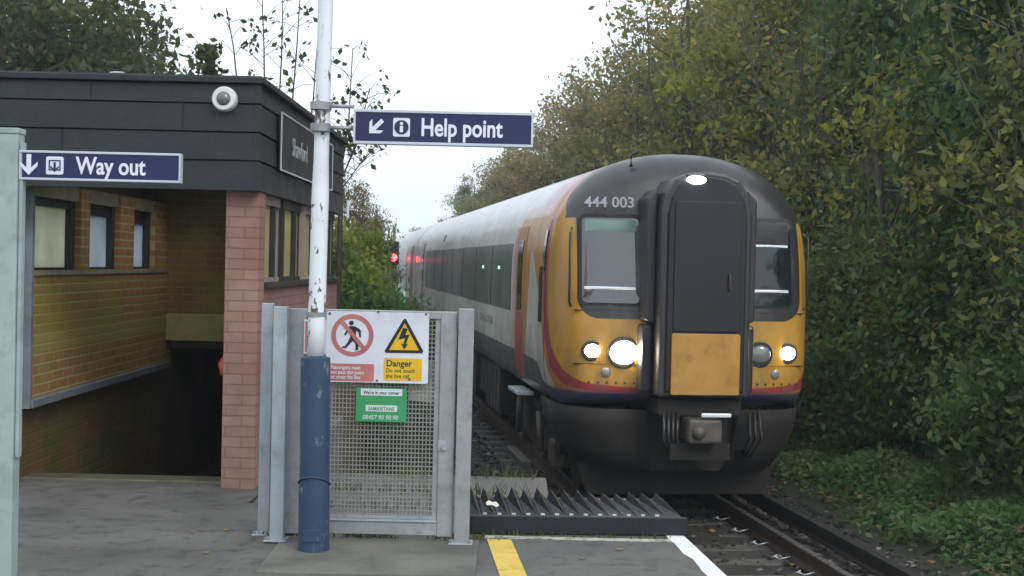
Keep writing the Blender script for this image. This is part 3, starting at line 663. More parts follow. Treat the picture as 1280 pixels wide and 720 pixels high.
MB().prism(arrow(10*sx, H_*.52, .105, 0), -.0035, .001).build('arrow', M['sign_white'], WS)
MB().prism(rrect(32*sx, 54*sx, H_*.5-.045, H_*.5+.045, .009), -.0035, .001).build('symbol', M['sign_white'], WS)
cx = 43*sx; cz = H_*.5
MB().box(cx-.030, cx-.024, -.006, -.003, cz-.022, cz+.028).box(cx+.024, cx+.030, -.006, -.003, cz-.022, cz+.028).box(cx-.024, cx+.024, -.006, -.003, cz+.022, cz+.028).box(cx-.030, cx-.012, -.0062, -.0032, cz-.025, cz-.019).box(cx+.012, cx+.030, -.0062, -.0032, cz-.025, cz-.019).prism(arrow(cx, cz-.008, .05, 0), -.0064, -.0034).build('symbol_mark', M['sign_blue'], WS)
text('Way out', .122, M['sign_white'], WS, T3(70*sx, -.002, H_*.5-.038), .0015, .0024, sx=.80)

# station name board on the fascia side
NS = thing('station_name_sign', 'dark station name board with thin white border on the side of the black fascia', 'sign', (-1.775, 10.32, 2.335)); NS.rotation_euler.z = R(90)
MB().box(0, 2.9, -.004, .015, 0, .42).build('panel', M['fascia'], NS)
MB().box(0, 2.9, -.010, .0, .42, .432).box(0, 2.9, -.010, 0, -.012, 0).box(-.012, 0, -.010, 0, -.012, .432).box(2.9, 2.912, -.010, 0, -.012, .432).build('rim', M['sign_rim'], NS)
text('Shawford', .21, paint('faded_lettering', (.30, .33, .35), .5), NS, T3(.50, -.006, .14), .0015, .0)

# ------------------------------------------------------------------ gate at the platform end
G = thing('metal_gate', 'galvanised pedestrian gate with wire mesh panel closing the platform end', 'gate', (-.80, 7.97, .012))
def gx(px, Y=7.97): return at(px, 500, Y).x + .80
zt = at(480, 388, 7.97).z - .012
L0, L1, R0, R1 = gx(358), gx(381), gx(549), gx(569)
mb = MB().box(L0, L1, 0, .045, .03, zt).box(R0, R1, 0, .045, .03, zt).box(L1, R0, 0, .045, zt-.045, zt).box(L1, R0, 0, .045, .035, .115)
mb.build('gate_frame', M['galv'], G, bevel=.004)
MB().box(L1, R0, -.012, .05, .116, .126).build('mesh_clamp', M['galv_pale'], G)
MB().box(L1, R0, .012, .030, .128, .145).box(R0-.03, R0-.001, .012, .030, .146, zt-.046).build('mesh_border', M['galv'], G)
mb = MB(); x = L1+.004; n = 0
while x < R0-.03: mb.box(x, x+.0058, .018, .022, .146, zt-.05); x += .0215
z = .15
while z < zt-.05: mb.box(L1, R0-.03, .0155, .0178, z, z+.0060); z += .026
mb.build('wire_mesh', M['mesh'], G)
MB().tube([(R0+.04, -.005, .56), (R0+.04, -.03, .56)], .018, 12).box(R0+.0, R0+.05, -.008, .0, .54, .60).build('latch', M['galv_pale'], G)
for z in (.25, zt-.22): MB().tube([(L0-.012, .01, z-.05), (L0-.012, .01, z+.05)], .014, 10).build('hinge', M['galv'], G, smooth=True)
def gpost(px0, px1, py_top, Y, m, label, z0=.012, w=.07):
    xa, xb = at(px0, 500, Y).x, at(px1, 500, Y).x; T = thing('gate_post', label, 'post', ((xa+xb)/2, Y, z0)); hw = (xb-xa)/2; zt_ = at(px0, py_top, Y).z-z0
    MB().box(-hw, hw, 0, w, 0, zt_).build('post', m, T, bevel=.004)
    MB().box(-hw-.03, hw+.02, -.03, w+.02, -.004, .006).build('base_plate', M['galv_pale'], T, bevel=.002)
    for dx in (-hw-.016, hw+.008): MB().tube([(dx, -.015, .006), (dx, -.015, .022)], .010, 6).build('bolt', M['galv'], T)
    return T
gpost(340, 357, 383, 7.90, M['galv_pale'], 'slim pale galvanised hinge post on the left side of the gate')
gpost(571, 590, 386, 7.93, M['galv'], 'grey steel latch post at the right end of the gate')
T = gpost(325, 339, 379, 8.12, M['galv_pale'], 'mottled galvanised post standing between the pink pillar wall and the hinge post', 0.0)

# mandatory / prohibition board
a = at(405, 478, 7.90); b = at(534, 480, 7.90); hgt = at(405, 389, 7.90).z-a.z; W_ = b.x-a.x
WB = thing('warning_sign', 'white safety board with no walking symbol and yellow lightning triangle on the gate', 'sign', (a.x, 7.955, a.z)); 
sc = W_/129.
def q(px, py): return ((px-405)*sc, (479-py + (px-405)*.022)*sc)
MB().prism(rrect(0, W_, 0, hgt, .012), 0, .010).build('board', M['warn_white'], WB)
c = q(438, 420.5); rr = ring(MB(), c[0], c[1], 26.5*sc, 21*sc, -.003, .001)
rr.build('prohibition_ring', M['warn_red'], WB)
def qp(l): return [q(*p) for p in l]
fig = MB(); fig.prism(disc(*q(436.5, 405), 2.9*sc, 16), -.0035, .0005)
fig.prism(qp([(434, 409), (440, 409), (446, 412), (448.5, 415), (448.8, 423), (446.8, 423), (445.5, 416.5), (442.5, 414.8), (442, 423), (435.5, 422), (435, 415), (431.5, 417.2), (429.6, 420.8), (427.6, 420), (430, 415.5)]), -.0035, .0005)
fig.prism(qp([(435.5, 422), (442, 423), (445.5, 430), (446, 438.5), (443, 439.5), (441, 439.2), (442.5, 437.5), (442, 431), (438.5, 427.5), (433.5, 433), (430, 436.8), (425.5, 436.2), (425, 434.6), (428.5, 434.3), (431.5, 430.5)]), -.0035, .0005)
fig.build('walking_figure', M['ink'], WB)
MB().prism(qp([(421.0, 402.5), (424.2, 399.0), (456.2, 437.5), (452.8, 441.0)]), -.0055, -.0036).build('prohibition_bar', M['warn_red'], WB)
MB().prism(qp([(503.5, 399.5), (505.5, 401), (527.5, 440.5), (526.5, 443.2), (480, 442.5), (479, 440), (501.5, 401)]), -.003, .001).build('triangle_border', M['ink'], WB)
MB().prism(qp([(503.5, 405.5), (522, 439.5), (484.5, 439)]), -.005, -.0031).build('triangle', M['warn_yellow'], WB)
MB().prism(qp([(501.5, 411), (507.5, 412.5), (504.5, 420.3), (509.8, 419.6), (505.6, 431.8), (508.5, 431.8), (503.2, 438.3), (499.8, 431), (502.6, 431.3), (504.2, 424.3), (496.0, 425.8)]), -.0068, -.0051).build('lightning_bolt', M['ink'], WB)
z0, z1 = q(440, 479.5)[1]-.0, 0
MB().prism(rrect(3*sc, q(466, 0)[0], q(440, 478)[1], q(440, 456.5)[1], .008), -.003, .001).build('red_panel', M['warn_red'], WB)
MB().prism(rrect(q(478.5, 0)[0], q(526, 0)[0], q(500, 477.5)[1], q(500, 449.5)[1], .006), -.003, .001).build('yellow_panel', M['warn_yellow'], WB)
for i, s_ in enumerate(('Passengers must', 'not pass this point', 'or cross the line')):
    text(s_, .0305, M['warn_white'], WB, T3(q(411.5, 0)[0], -.0035, q(440, 463.5+6.0*i)[1]), .0005, .0006, sx=.86)
text('Danger', .053, M['ink'], WB, T3(q(481, 0)[0], -.0035, q(500, 459.8)[1]), .0005, .0009, sx=.96)
for i, s_ in enumerate(('Do not touch', 'the live rail')):
    text(s_, .0335, M['ink'], WB, T3(q(481, 0)[0], -.0035, q(500, 467.5+7*i)[1]), .0005, .0003, sx=.92)
for px_, py_ in ((409, 393), (470, 391), (530, 394), (410, 474), (470, 477.5), (511, 476)):
    MB().tube([(*[q(px_, py_)[0]], -.006, q(px_, py_)[1]), (q(px_, py_)[0], .001, q(px_, py_)[1])], .007, 8).build('fixing', M['rust'], WB)
# maroon board on the left stile behind the pole
a = at(384, 443, 7.9)
t_ = thing('notice_board', 'narrow maroon and white notice behind the white pole on the gate', 'sign', (a.x-.03, 7.958, a.z))
MB().box(0, .13, 0, .006, 0, .20).build('board', M['warn_white'], t_); MB().box(.008, .122, -.003, .0, .01, .19).build('red_panel', M['warn_red'], t_)
# green helpline sign
a = at(443, 528, 7.90); b = at(507, 530, 7.90); hgt = at(443, 485.5, 7.9).z-a.z; W_ = b.x-a.x
GS = thing('helpline_sign', 'small green helpline sign hanging under the white safety board on the gate mesh', 'sign', (a.x, 7.955, a.z)); sc2 = W_/64
MB().box(0, W_, 0, .008, 0, hgt).build('board', M['sign_green'], GS, bevel=.001)
def g2(px, py): return ((px-443)*sc2, (529.5-py)*sc2)
MB().prism([g2(449, 496.5), g2(501, 496.5), g2(501, 488), g2(449, 488)], -.002, .001).prism([g2(455.5, 516.5), g2(495, 516.5), g2(495, 508.5), g2(455.5, 508.5)], -.002, .001).build('white_strip', M['warn_white'], GS)
text("We're in your corner", .028, M['ink'], GS, T3(g2(475, 0)[0], -.0025, g2(0, 494.7)[1]), .0004, .0005, align='CENTER', sx=.86)
text("SAMARITANS", .030, M['sign_green'], GS, T3(g2(475, 0)[0], -.0025, g2(0, 515)[1]), .0004, .0008, align='CENTER', sx=.86)
text("08457 90 90 90", .036, M['warn_white'], GS, T3(g2(474, 0)[0], -.001, g2(0, 526.5)[1]), .0004, .0004, align='CENTER', sx=.92, shear=.15)
# sheet behind the mesh
a = at(531, 476, 8.02); o = MB().box(-.085, .085, 0, .004, -.125, .125).build('plastic_sheet', M['sheet']); o.location = (a.x, 8.012, a.z); o.rotation_euler = (R(2), R(6), 0)
tag(o, 'weathered pale plastic sheet tied behind the gate mesh beside the warning board', 'sheet')

# ------------------------------------------------------------------ anti-trespass guard
GT = thing('anti_trespass_grid', 'blue black anti trespass grid of pointed wooden ridges across the platform end', 'anti trespass grid', (-.22, 8.27, .0), R(3.5))
MB().box(0, 1.34, 0, .045, .005, .115).build('front_board', M['guard'], GT, bevel=.006)
MB().prism([(.046, .0), (.86, .0), (.86, .085), (.046, .085)], .0, 1.33, Matrix(((0, 1, 0, 0), (1, 0, 0, 0), (0, 0, 1, 0), (0, 0, 0, 1)))).build('base_board', M['guard'], GT)
for k in range(15):
    x = .045 + k*.089; mb = MB()
    z_b = .165-.003*k+random.uniform(-.012, .008)
    A = [Vector((x-.044, .055, .08)), Vector((x+.042, .055, .08)), Vector((x+.012, .055, .117))]
    Bk = [Vector((x-.045, .80, .08)), Vector((x+.045, .80, .08)), Vector((x-.020+random.uniform(-.008, .008), .84, z_b))]
    va = [mb.bm.verts.new(p) for p in A]; vb = [mb.bm.verts.new(p) for p in Bk]
    mb.bm.faces.new(va); mb.bm.faces.new(vb[::-1])
    for i in range(3): mb.bm.faces.new((va[i], vb[i], vb[(i+1) % 3], va[(i+1) % 3]))
    mb.build('ridge', M['guard'], GT, bevel=.003)
    if k < 13: MB().box(x+.032, x+.056, .047, .070, .100, .122).build('lit_gap', M['slot'], GT)  # pale block in place of a lit gap, not a real part
mb = MB(); mb.prism([(0, 0), (.03, .012), (.06, .0), (.075, .02), (.055, .045), (.03, .035), (.005, .045), (-.01, .02)], 0, .004)
o = mb.build('litter_scrap', M['litter']); o.location = (-.125, 8.42, .155); o.rotation_euler = (R(-55), R(10), 0)
tag(o, 'crumpled white paper scrap lying on the left end of the anti trespass grid', 'litter')

# a few separate leaves on the tarmac
for i, (px, py) in enumerate(((728, 697), (774, 686), (180, 618), (172, 608), (275, 634), (282, 662), (97, 686), (240, 664), (335, 625), (258, 690))):
    v = CM @ Vector(((px-640)/FOC, (360-py)/FOC, -1)); p = CP + v*((.012-1.655)/v.z)
    if i == 0:
        lf = MB().prism([(-.05, 0), (-.02, .022), (.02, .014), (.055, .005), (.03, -.02), (-.01, -.024)], 0, .003).build('leaf', M['fallen']); lf.rotation_euler = (R(80), 0, 0); o = lf
        tag(o, 'pale dry leaf lying on the asphalt platform', 'leaf', 'dry leaves on the platform')
    else: o = lf.copy(); COL.objects.link(o)
    o['label'] = ('pale dry leaf between the yellow and white lines, the nearer of two', 'pale dry leaf between the yellow and white lines, closer to the black grid', 'small leaf on the tarmac in front of the stair top, left side', 'tiny leaf close to the worn nosing of the top stair', 'brown leaf on the tarmac near the foot of the pink pillar', 'brown leaf on the tarmac midway between the pillar and the bottom edge', 'light leaf on the tarmac beside the left steel post', 'dark leaf on the open tarmac left of the concrete strip', 'leaf against the foot of the leftmost gate post', 'leaf on the tarmac nearest the bottom edge of the picture')[i]
    k = (.6, .5, .7, .4, .45, .5, .4, .4, .6, .5)[i]; o.location = p; o.scale = (k, k, k); o.rotation_euler = (R(84), random.uniform(-.1, .1), random.uniform(0, 6))

# ------------------------------------------------------------------ train
HALF = [(0, 1.12), (.8, 1.12), (1.26, 1.13), (1.33, 1.25), (1.365, 1.5), (1.37, 1.8), (1.37, 2.2), (1.365, 2.6), (1.345, 2.85), (1.305, 3.05), (1.235, 3.22), (1.12, 3.38), (.95, 3.53), (.72, 3.65), (.45, 3.73), (.2, 3.765), (0, 3.77)]
def catmull(P, n):
    out = []
    for i in range(len(P)-1):
        p0, p1, p2, p3 = P[max(i-1, 0)], P[i], P[i+1], P[min(i+2, len(P)-1)]
        for k in range(n):
            t = k/n
            out.append(tuple(.5*((2*b)+(c-a)*t+(2*a-5*b+4*c-d)*t*t+(-a+3*b-3*c+d)*t**3) for a, b, c, d in zip(p0, p1, p2, p3)))
    out.append(P[-1]); return out
HP = HALF[:2] + catmull(HALF[2:], 3)
SEC = [(-u, z) for u, z in HP] + [(u, z) for u, z in HP[::-1]][1:-1]     # closed loop, starts bottom centre
LF = 1.15
def lface(u, z): return .40 + .30*max(0, (z-1.5)/2.2)**2 + .20*(abs(u)/1.37)**2.4
def shell(front=True, length=23.4, back=None):
    mb = MB(); rings = []
    if front:
        for k in (0.05, .2, .35, .5, .62, .72, .80): rings.append([(u*k, 2.2+(z-2.2)*k) for u, z in SEC]); rings[-1] = [Vector((u, lface(u, z), z)) for u, z in rings[-1]]
        for ph in range(90, -1, -9):
            k = 1 - .20*(1-math.cos(R(ph)))**1.0 if ph else 1; k = .8+.2*math.cos(R(ph)) if ph > 0 else 1
            row = []
            for u, z in SEC:
                uu, zz = u*k, 2.2+(z-2.2)*k
                row.append(Vector((uu, LF-(LF-lface(uu, zz))*math.sin(R(ph)), zz)))
            if ph < 90: rings.append(row)
        ys_ = [1.5, 2, 2.5, 3, 3.5, 4, 6, 10, 14, 18, length]
    else: ys_ = [0, .05, 1, 4, 10, 16, length]
    for y in ys_:
        rings.append([Vector((u, y, z)) for u, z in SEC])
    V = [[mb.bm.verts.new(p) for p in r] for r in rings]; n = len(SEC)
    for r0, r1 in zip(V, V[1:]):
        for i in range(n): mb.bm.faces.new((r0[i], r0[(i+1) % n], r1[(i+1) % n], r1[i]))
    mb.bm.faces.new(V[0]); mb.bm.faces.new(V[-1][::-1]); return mb
def side_u(z):
    hs_ = [p for p in HP if p[0] > .9 or p[1] > 3.4]; zs_ = [p[1] for p in hs_]; us_ = [p[0] for p in hs_]
    return float(np.interp(z, zs_, us_))
def side_patch(y0, y1, z0, z1, off, sg, nz=10):
    P = [[Vector((sg*(side_u(z0+(z1-z0)*j/nz)+off), y0+(y1-y0)*i/2, z0+(z1-z0)*j/nz)) for j in range(nz+1)] for i in range(3)]
    Q = [[p - Vector((sg*(off+.03), 0, 0)) for p in r] for r in P]
    mb = MB(); mb.grid(P); mb.grid(Q)
    # closing rim
    def strip(a, b): mb.grid([a, b])
    strip(P[0], Q[0]); strip(P[-1], Q[-1]); strip([r[0] for r in P], [r[0] for r in Q]); strip([r[-1] for r in P], [r[-1] for r in Q])
    bmesh.ops.remove_doubles(mb.bm, verts=mb.bm.verts, dist=1e-5); return mb
def face_patch(u0, u1, z0, z1, off, r=.05, th=.05):
    pts = rrect(u0, u1, z0, z1, r, 5); mb = MB(); bm = mb.bm
    N = 8; c = ((u0+u1)/2, (z0+z1)/2); rings = []
    for k in [1, .999] + [i/6 for i in range(5, 0, -1)]:
        rings.append([bm.verts.new((c[0]+(u-c[0])*k, lface(c[0]+(u-c[0])*k, c[1]+(z-c[1])*k)-off, c[1]+(z-c[1])*k)) for u, z in pts])
    back = [bm.verts.new((u, lface(u, z)+th, z)) for u, z in pts]
    allr = [back]+rings
    for a_, b_ in zip(allr, allr[1:]):
        for i in range(len(pts)): bm.faces.new((a_[i], a_[(i+1) % len(pts)], b_[(i+1) % len(pts)], b_[i]))
    bm.faces.new(rings[-1]); bm.faces.new(back[::-1]); return mb
# livery
t = NT('front_coach_livery'); U, Lc, Z = t.xyz(); aU = t.math('ABSOLUTE', U)
white = t.mix(t.ramp(t.noise(1.2, 6), [(.3, 0), (.7, 1)]), (.47, .46, .44), (.60, .59, .56))
white = t.mix(t.math('MULTIPLY', t.ramp(t.noise(2.5, 7, .65, sc=(1, 1, .3)), [(.45, 0), (.75, 1)]), .35), white, (.26, .23, .20))
Ls = t.curve(Z, [(1.15, -.4), (1.28, .05), (1.36, .45), (1.5, .72), (1.75, 1.02), (2.1, 1.22), (4, 1.25)])
blue = (.052, .058, .15); lowc = t.mix(t.step(Lc, 1.9, .7), blue, (.105, .10, .115))
col = t.mix(t.step(Z, 1.52, .01), lowc, white)
# cab zone
orange = (.46, .195, .06); red = (.34, .038, .048); yel = t.mix(t.ramp(t.noise(2, 6, .6), [(.35, 0), (.7, 1)]), (.46, .235, .028), (.56, .30, .036))
inz = t.math('SUBTRACT', 1, t.step(Lc, 3.72, .01))
cab = t.mix(t.step(Z, 3.12, .02), orange, (.58, .44, .44))
wedge = t.math('MULTIPLY', t.math('SUBTRACT', 1, t.step(Z, 2.72, .01)), t.math('MULTIPLY', t.step(Lc, t.curve(Z, [(1.2, .9), (1.75, 1.2), (2.7, 2.40)]), .01), t.math('SUBTRACT', 1, t.step(Lc, t.curve(Z, [(1.2, 2.9), (2.72, 2.55)]), .01))))
cab = t.mix(wedge, cab, white)
cab = t.mix(t.math('SUBTRACT', 1, t.step(Z, t.curve(Lc, [(0, 1.12), (1.1, 1.12), (1.9, 1.50), (3.0, 1.52)]), .01)), cab, lowc)
col = t.mix(inz, col, cab)
orb = t.math('SUBTRACT', 1, t.step(Lc, t.math('ADD', Ls, .50), .01)); col = t.mix(orb, col, orange)
reb = t.math('SUBTRACT', 1, t.step(Lc, t.math('ADD', Ls, .30), .008)); col = t.mix(reb, col, red)
yeb = t.math('SUBTRACT', 1, t.step(Lc, Ls, .008)); col = t.mix(yeb, col, yel)
col = t.mix(t.math('MULTIPLY', t.math('SUBTRACT', 1, t.step(Z, 1.30, .02)), t.math('SUBTRACT', 1, t.step(Lc, 1.9, .02))), col, blue)
# black mask : rounded box |u|<1.17, z>2.02, L<1.05 ; arch over the roof
dx = t.math('MAXIMUM', t.math('SUBTRACT', aU, 1.17-.22), 0); dz = t.math('MAXIMUM', t.math('SUBTRACT', 2.04+.22, Z), 0)
d_ = t.math('SUBTRACT', t.math('SQRT', t.math('ADD', t.math('MULTIPLY', dx, dx), t.math('MULTIPLY', dz, dz))), .22)
blk = t.math('MULTIPLY', t.math('SUBTRACT', 1, t.step(d_, 0, .006)), t.math('SUBTRACT', 1, t.step(Lc, .93, .006)))
archm = t.math('MULTIPLY', t.step(Z, 3.06, .006), t.math('SUBTRACT', 1, t.step(Lc, t.curve(Z, [(3.1, .93), (3.5, 1.34)]), .006)))
blk = t.math('MAXIMUM', blk, archm)
col = t.mix(blk, col, (.020, .020, .024))
# roof
rf = t.math('MULTIPLY', t.step(Z, 3.24, .02), t.step(Lc, 1.72, .04)); col = t.mix(rf, col, t.mix(t.step(Lc, 2.6, .5), (.46, .30, .36), t.mix(t.noise(2, 6), (.50, .50, .50), (.66, .66, .67))))
grime = t.math('MULTIPLY', t.ramp(t.noise(3, 9, .7, sc=(2.2, 1, .7)), [(.38, 0), (.7, 1)]), t.curve(Z, [(1.1, .95), (1.5, .6), (2.0, .35), (3.2, .22)])); col = t.mix(grime, col, (.12, .095, .07))
M['livery'] = t.pbr(col, t.curve(t.noise(4), [(.3, .30), (.7, .5)]), 0, t.bump(t.noise(1.5, 3), .08, .02), .5, coat=.15)
t = NT('coach_livery'); U, Lc, Z = t.xyz()
white = t.mix(t.ramp(t.noise(1.2, 6), [(.3, 0), (.7, 1)]), (.45, .44, .42), (.57, .56, .53)); col = t.mix(t.step(Z, 1.52, .01), (.10, .095, .11), white)
col = t.mix(t.math('MULTIPLY', t.ramp(t.noise(2.5, 7, .65), [(.45, 0), (.75, 1)]), .35), col, (.2, .17, .14)); col = t.mix(t.step(Z, 3.24, .02), col, (.52, .52, .53))
M['coach'] = t.pbr(col, .4, 0, None, .5)
t = NT('saloon_window'); n1 = t.noise(.9, 4, .5, sc=(1, 1.5, .6))
M['saloon'] = t.pbr(t.mix(t.ramp(n1, [(.35, 0), (.7, 1)]), (.075, .085, .09), (.13, .145, .15)), .3, 0, None, .5)

s_train = 13.0*DL - 0.0
TR = thing('train', 'yellow, red and white electric passenger train with lit headlights arriving on the track', 'train', tp(0, 13.45, RAIL), HD)
body = shell(True).build('leading_coach', M['livery'], TR, smooth=True)
md = body.modifiers.new('es', 'EDGE_SPLIT'); md.split_angle = R(50)
for sg in (-1, 1):
    side_patch(4.15, 19.7, 1.99, 2.83, .010, sg).build('window_band', M['saloon'], body)
    for y in (6.2, 8.3, 10.4, 12.5, 14.6, 16.7): side_patch(y, y+.05, 2.0, 2.82, .014, sg).build('window_pillar', M['glass'], body)
    d = side_patch(3.0, 3.62, 1.22, 3.02, .008, sg).build('door', M['maroon'] if False else M['orange'], body)
    side_patch(3.02, 3.60, 1.24, 2.0, .012, sg).build('door_lower_panel', M['maroon'], body)
    side_patch(3.14, 3.50, 2.02, 2.86, .016, sg).build('door_window', M['glass'], body)
    side_patch(3.72, 3.98, 1.53, 3.02, .006, sg).build('pink_panel', paint('pale_pink_panel', (.46, .30, .29), .45, .1, 3), body)
    side_patch(1.62, 1.80, 1.95, 2.55, .012, sg).build('cab_door_window', M['glass'], body)
    side_patch(1.45, 1.58, 2.5, 2.95, .012, sg).build('cab_side_window', M['glass'], body)
    side_patch(1.40, 1.415, 1.2, 3.05, .004, sg).build('door_seam', M['black'], body)
    side_patch(20.2, 20.9, 1.22, 3.02, .008, sg).build('rear_door', M['maroon'], body)
    side_patch(20.4, 20.75, 2.02, 2.86, .014, sg).build('door_window', M['glass'], body)
    side_patch(15.0, 15.2, 3.0, 3.14, .010, sg).build('side_vent', M['black'], body)
for y in (5.3, 7.2): side_patch(y, y+.16, 2.50, 2.54, .012, -1).build('indicator_light', M['inner_light'], body)
# lettering patch low on the side
text('southwesttrains', .26, paint('side_lettering', (.30, .28, .23), .5), body, Matrix.Translation((-1.372, 7.6, 1.72)) @ Matrix.Rotation(R(-90), 4, 'Z'), .002, .0)
# cab windows
for sg in (-1, 1):
    u0, u1 = (-1.13, -.56) if sg < 0 else (.56, 1.06)
    wf = face_patch(u0-.03, u1+.03, 2.17, 3.10, .008, .07).build('windscreen_frame', M['door_black'], body, smooth=False)
    face_patch(u0, u1, 2.20, 3.06, .014, .05).build('windscreen', M['cabglass'] if sg < 0 else M['glass'], wf)
    face_patch(u0+.03, u1-.03, 2.92 if sg < 0 else 2.80, 3.04, .018, .02).build('sun_blind', M['blind'] if sg < 0 else M['door_black'], wf)
    face_patch(u0+.02, u1-.04, 2.335, 2.365, .024, .012).build('wiper_bar', M['alu'], wf)
    if sg > 0: face_patch(u0+.02, u1-.04, 2.80, 2.825, .024, .010).build('wiper_bar', M['alu'], wf)
    # lamp cluster
    for nm, uu, zz, r_, m_ in (('headlight', .71, 1.705, .128 if sg < 0 else .10, M['headlight'] if sg < 0 else M['dead_lamp']), ('marker_lamp', 1.02, 1.715, .072, M['headlight'])):
        mb = MB(); mb.tube([(sg*uu, lface(uu, zz)-.012, zz), (sg*uu, lface(uu, zz)+.08, zz)], r_+.035, 24); hl = mb.build(nm, M['black'], body, bevel=.008)
        mb = MB(); mb.sphere((sg*uu, lface(uu, zz)-.012, zz), r_, (1.1, .3, .92), 20, 12).build('lens', m_, hl, smooth=True)
    mb = MB(); mb.sphere((sg*.88, lface(.88, 1.52)-.005, 1.50), .05, (1, .35, 1), 16, 10).build('tail_lamp', M['dead_lamp'], body, smooth=True)
    # handrail
    MB().tube([(sg*.52, .36, 2.1), (sg*.52, .32, 2.3), (sg*.52, .32, 2.9)], .012, 8).build('hand_rail', M['housing'], body, smooth=True)
# gangway
gw = MB(); arch = [(-.46, 1.30), (.46, 1.30), (.46, 3.12), (.42, 3.30), (.32, 3.44), (.18, 3.50), (0, 3.52), (-.18, 3.50), (-.32, 3.44), (-.42, 3.30), (-.46, 3.12)]
gwo = gw.prism(arch, .0, .8).build('gangway', M['housing'], body, bevel=.03)
gw2 = MB().prism([(u*.86, 2.4+(z-2.4)*.955) for u, z in arch], -.035, .0).build('gangway_seal', M['door_black'], gwo, bevel=.02)
MB().prism(rrect(-.335, .335, 1.95, 3.22, .03), -.05, -.034).build('gangway_door', M['door_black'], gwo, bevel=.005)
MB().prism(rrect(-.345, .345, 1.33, 1.93, .02), -.060, -.034).build('gangway_yellow_panel', M['dull_yellow'], gwo, bevel=.006)
for sg in (-1, 1):
    MB().box(sg*.52-.055, sg*.52+.055, .22, .75, 1.32, 2.0).build('jumper_recess', M['housing'], gwo, bevel=.03)
    MB().prism([(sg*.46, 2.0), (sg*.56, 2.05), (sg*.56, 3.25), (sg*.46, 3.35)], .18, .75).build('gangway_fairing', M['housing'], gwo, bevel=.02)
mb = MB(); mb.sphere((-.13, -.03, 3.43), .085, (1.15, .6, .5), 18, 10).build('roof_marker_lamp', M['headlight_w'], body, smooth=True)
MB().prism([(-.22, 3.34), (-.02, 3.34), (-.02, 3.50), (-.22, 3.50)], .0-.012, .12).build('lamp_housing', M['black'], gwo, bevel=.02)
text('444 003', .155, paint('number_white', (.32, .32, .36), .5), body, Matrix.Translation((-1.13, .535, 3.165)) @ Matrix.Rotation(R(-9), 4, 'Z') @ Matrix.Rotation(R(-14), 4, 'X'), .004, .002, name='unit_number')
for sg in (-1, 1):
    for zz in (1.58, 2.12):
        face_patch(*sorted((sg*1.20, sg*.50)), zz, zz+.008, .003, .003).build('panel_seam', M['black'], body)
    for k in range(7): MB().sphere((sg*(.60+.09*k), lface(.60+.09*k, 1.40)-.004, 1.40), .011, (1, .4, 1), 8, 6).build('rivet', M['housing'], body, smooth=True)
    MB().tube([(sg*1.22, .66, 2.15), (sg*1.25, .60, 2.2), (sg*1.25, .62, 2.9), (sg*1.22, .72, 2.95)], .012, 8).build('corner_hand_rail', M['housing'], body, smooth=True)
MB().tube([(.22, -.05, 2.35), (.22, -.08, 2.37), (.22, -.08, 2.50), (.22, -.05, 2.52)], .010, 8).build('door_handle', M['steel_dirty'], gwo, smooth=True)
# coupler, buffer beam, plough, skirts
MB().box(-.42, .42, .10, .75, 1.10, 1.27).build('buffer_beam', M['skirt'], body, bevel=.02)
cp = MB().box(-.17, .17, -.12, .25, .86, 1.10).build('coupler', M['steel_dirty'], body, bevel=.03)
MB().tube([(0, .2, .98), (0, 1.3, .98)], .11, 16).box(-.30, .30, .05, .3, .68, .84).build('coupler_drawbar', M['under'], cp)
MB().sphere((-.07, -.13, .97), .07, (1, .8, 1)).build('coupler_cone', M['steel_dirty'], cp, smooth=True)
MB().box(-.05, .25, -.14, -.10, 1.12, 1.16).build('coupler_guard', M['alu'], cp, bevel=.01)
for k in range(3): MB().tube([(.62+.05*k, .44, 1.12), (.58+.06*k, .30, .85), (.52+.05*k, .42, .66), (.42+.04*k, .6, .8)], .020, 8).build('jumper_cable', M['black'], body, smooth=True)
for k in range(4): MB().tube([(-.36+.045*k, .10, 1.15), (-.38+.045*k, .02, .9), (-.30+.045*k, .15, .72), (-.2+.03*k, .5, .9)], .018, 8).build('air_hose', M['black'], body, smooth=True)
for sg in (-1, 1):
    sk = MB(); P = []
    for z_, k in ((1.13, 1.0), (.95, .99), (.72, .92), (.52, .80)):
        row = []
        for (u, y) in ((.48, .42), (.8, .46), (1.05, .56), (1.22, .74), (1.30, .98), (1.32, 1.25), (1.33, 1.75 if z_ > .8 else 1.30)):
            row.append(Vector((sg*u*k, y+(1.13-z_)*.12, z_)))
        P.append(row)
    sk.grid(P).build('valance', M['skirt'], body, solid=.03, smooth=True)
MB().prism([(-.95, .18), (.95, .18), (1.08, .52), (-1.08, .52)], .95, 1.02).build('obstacle_deflector', M['under'], body, bevel=.02)
MB().box(-.5, .5, .55, 1.2, .5, 1.1).build('underframe_front', M['under'], body)
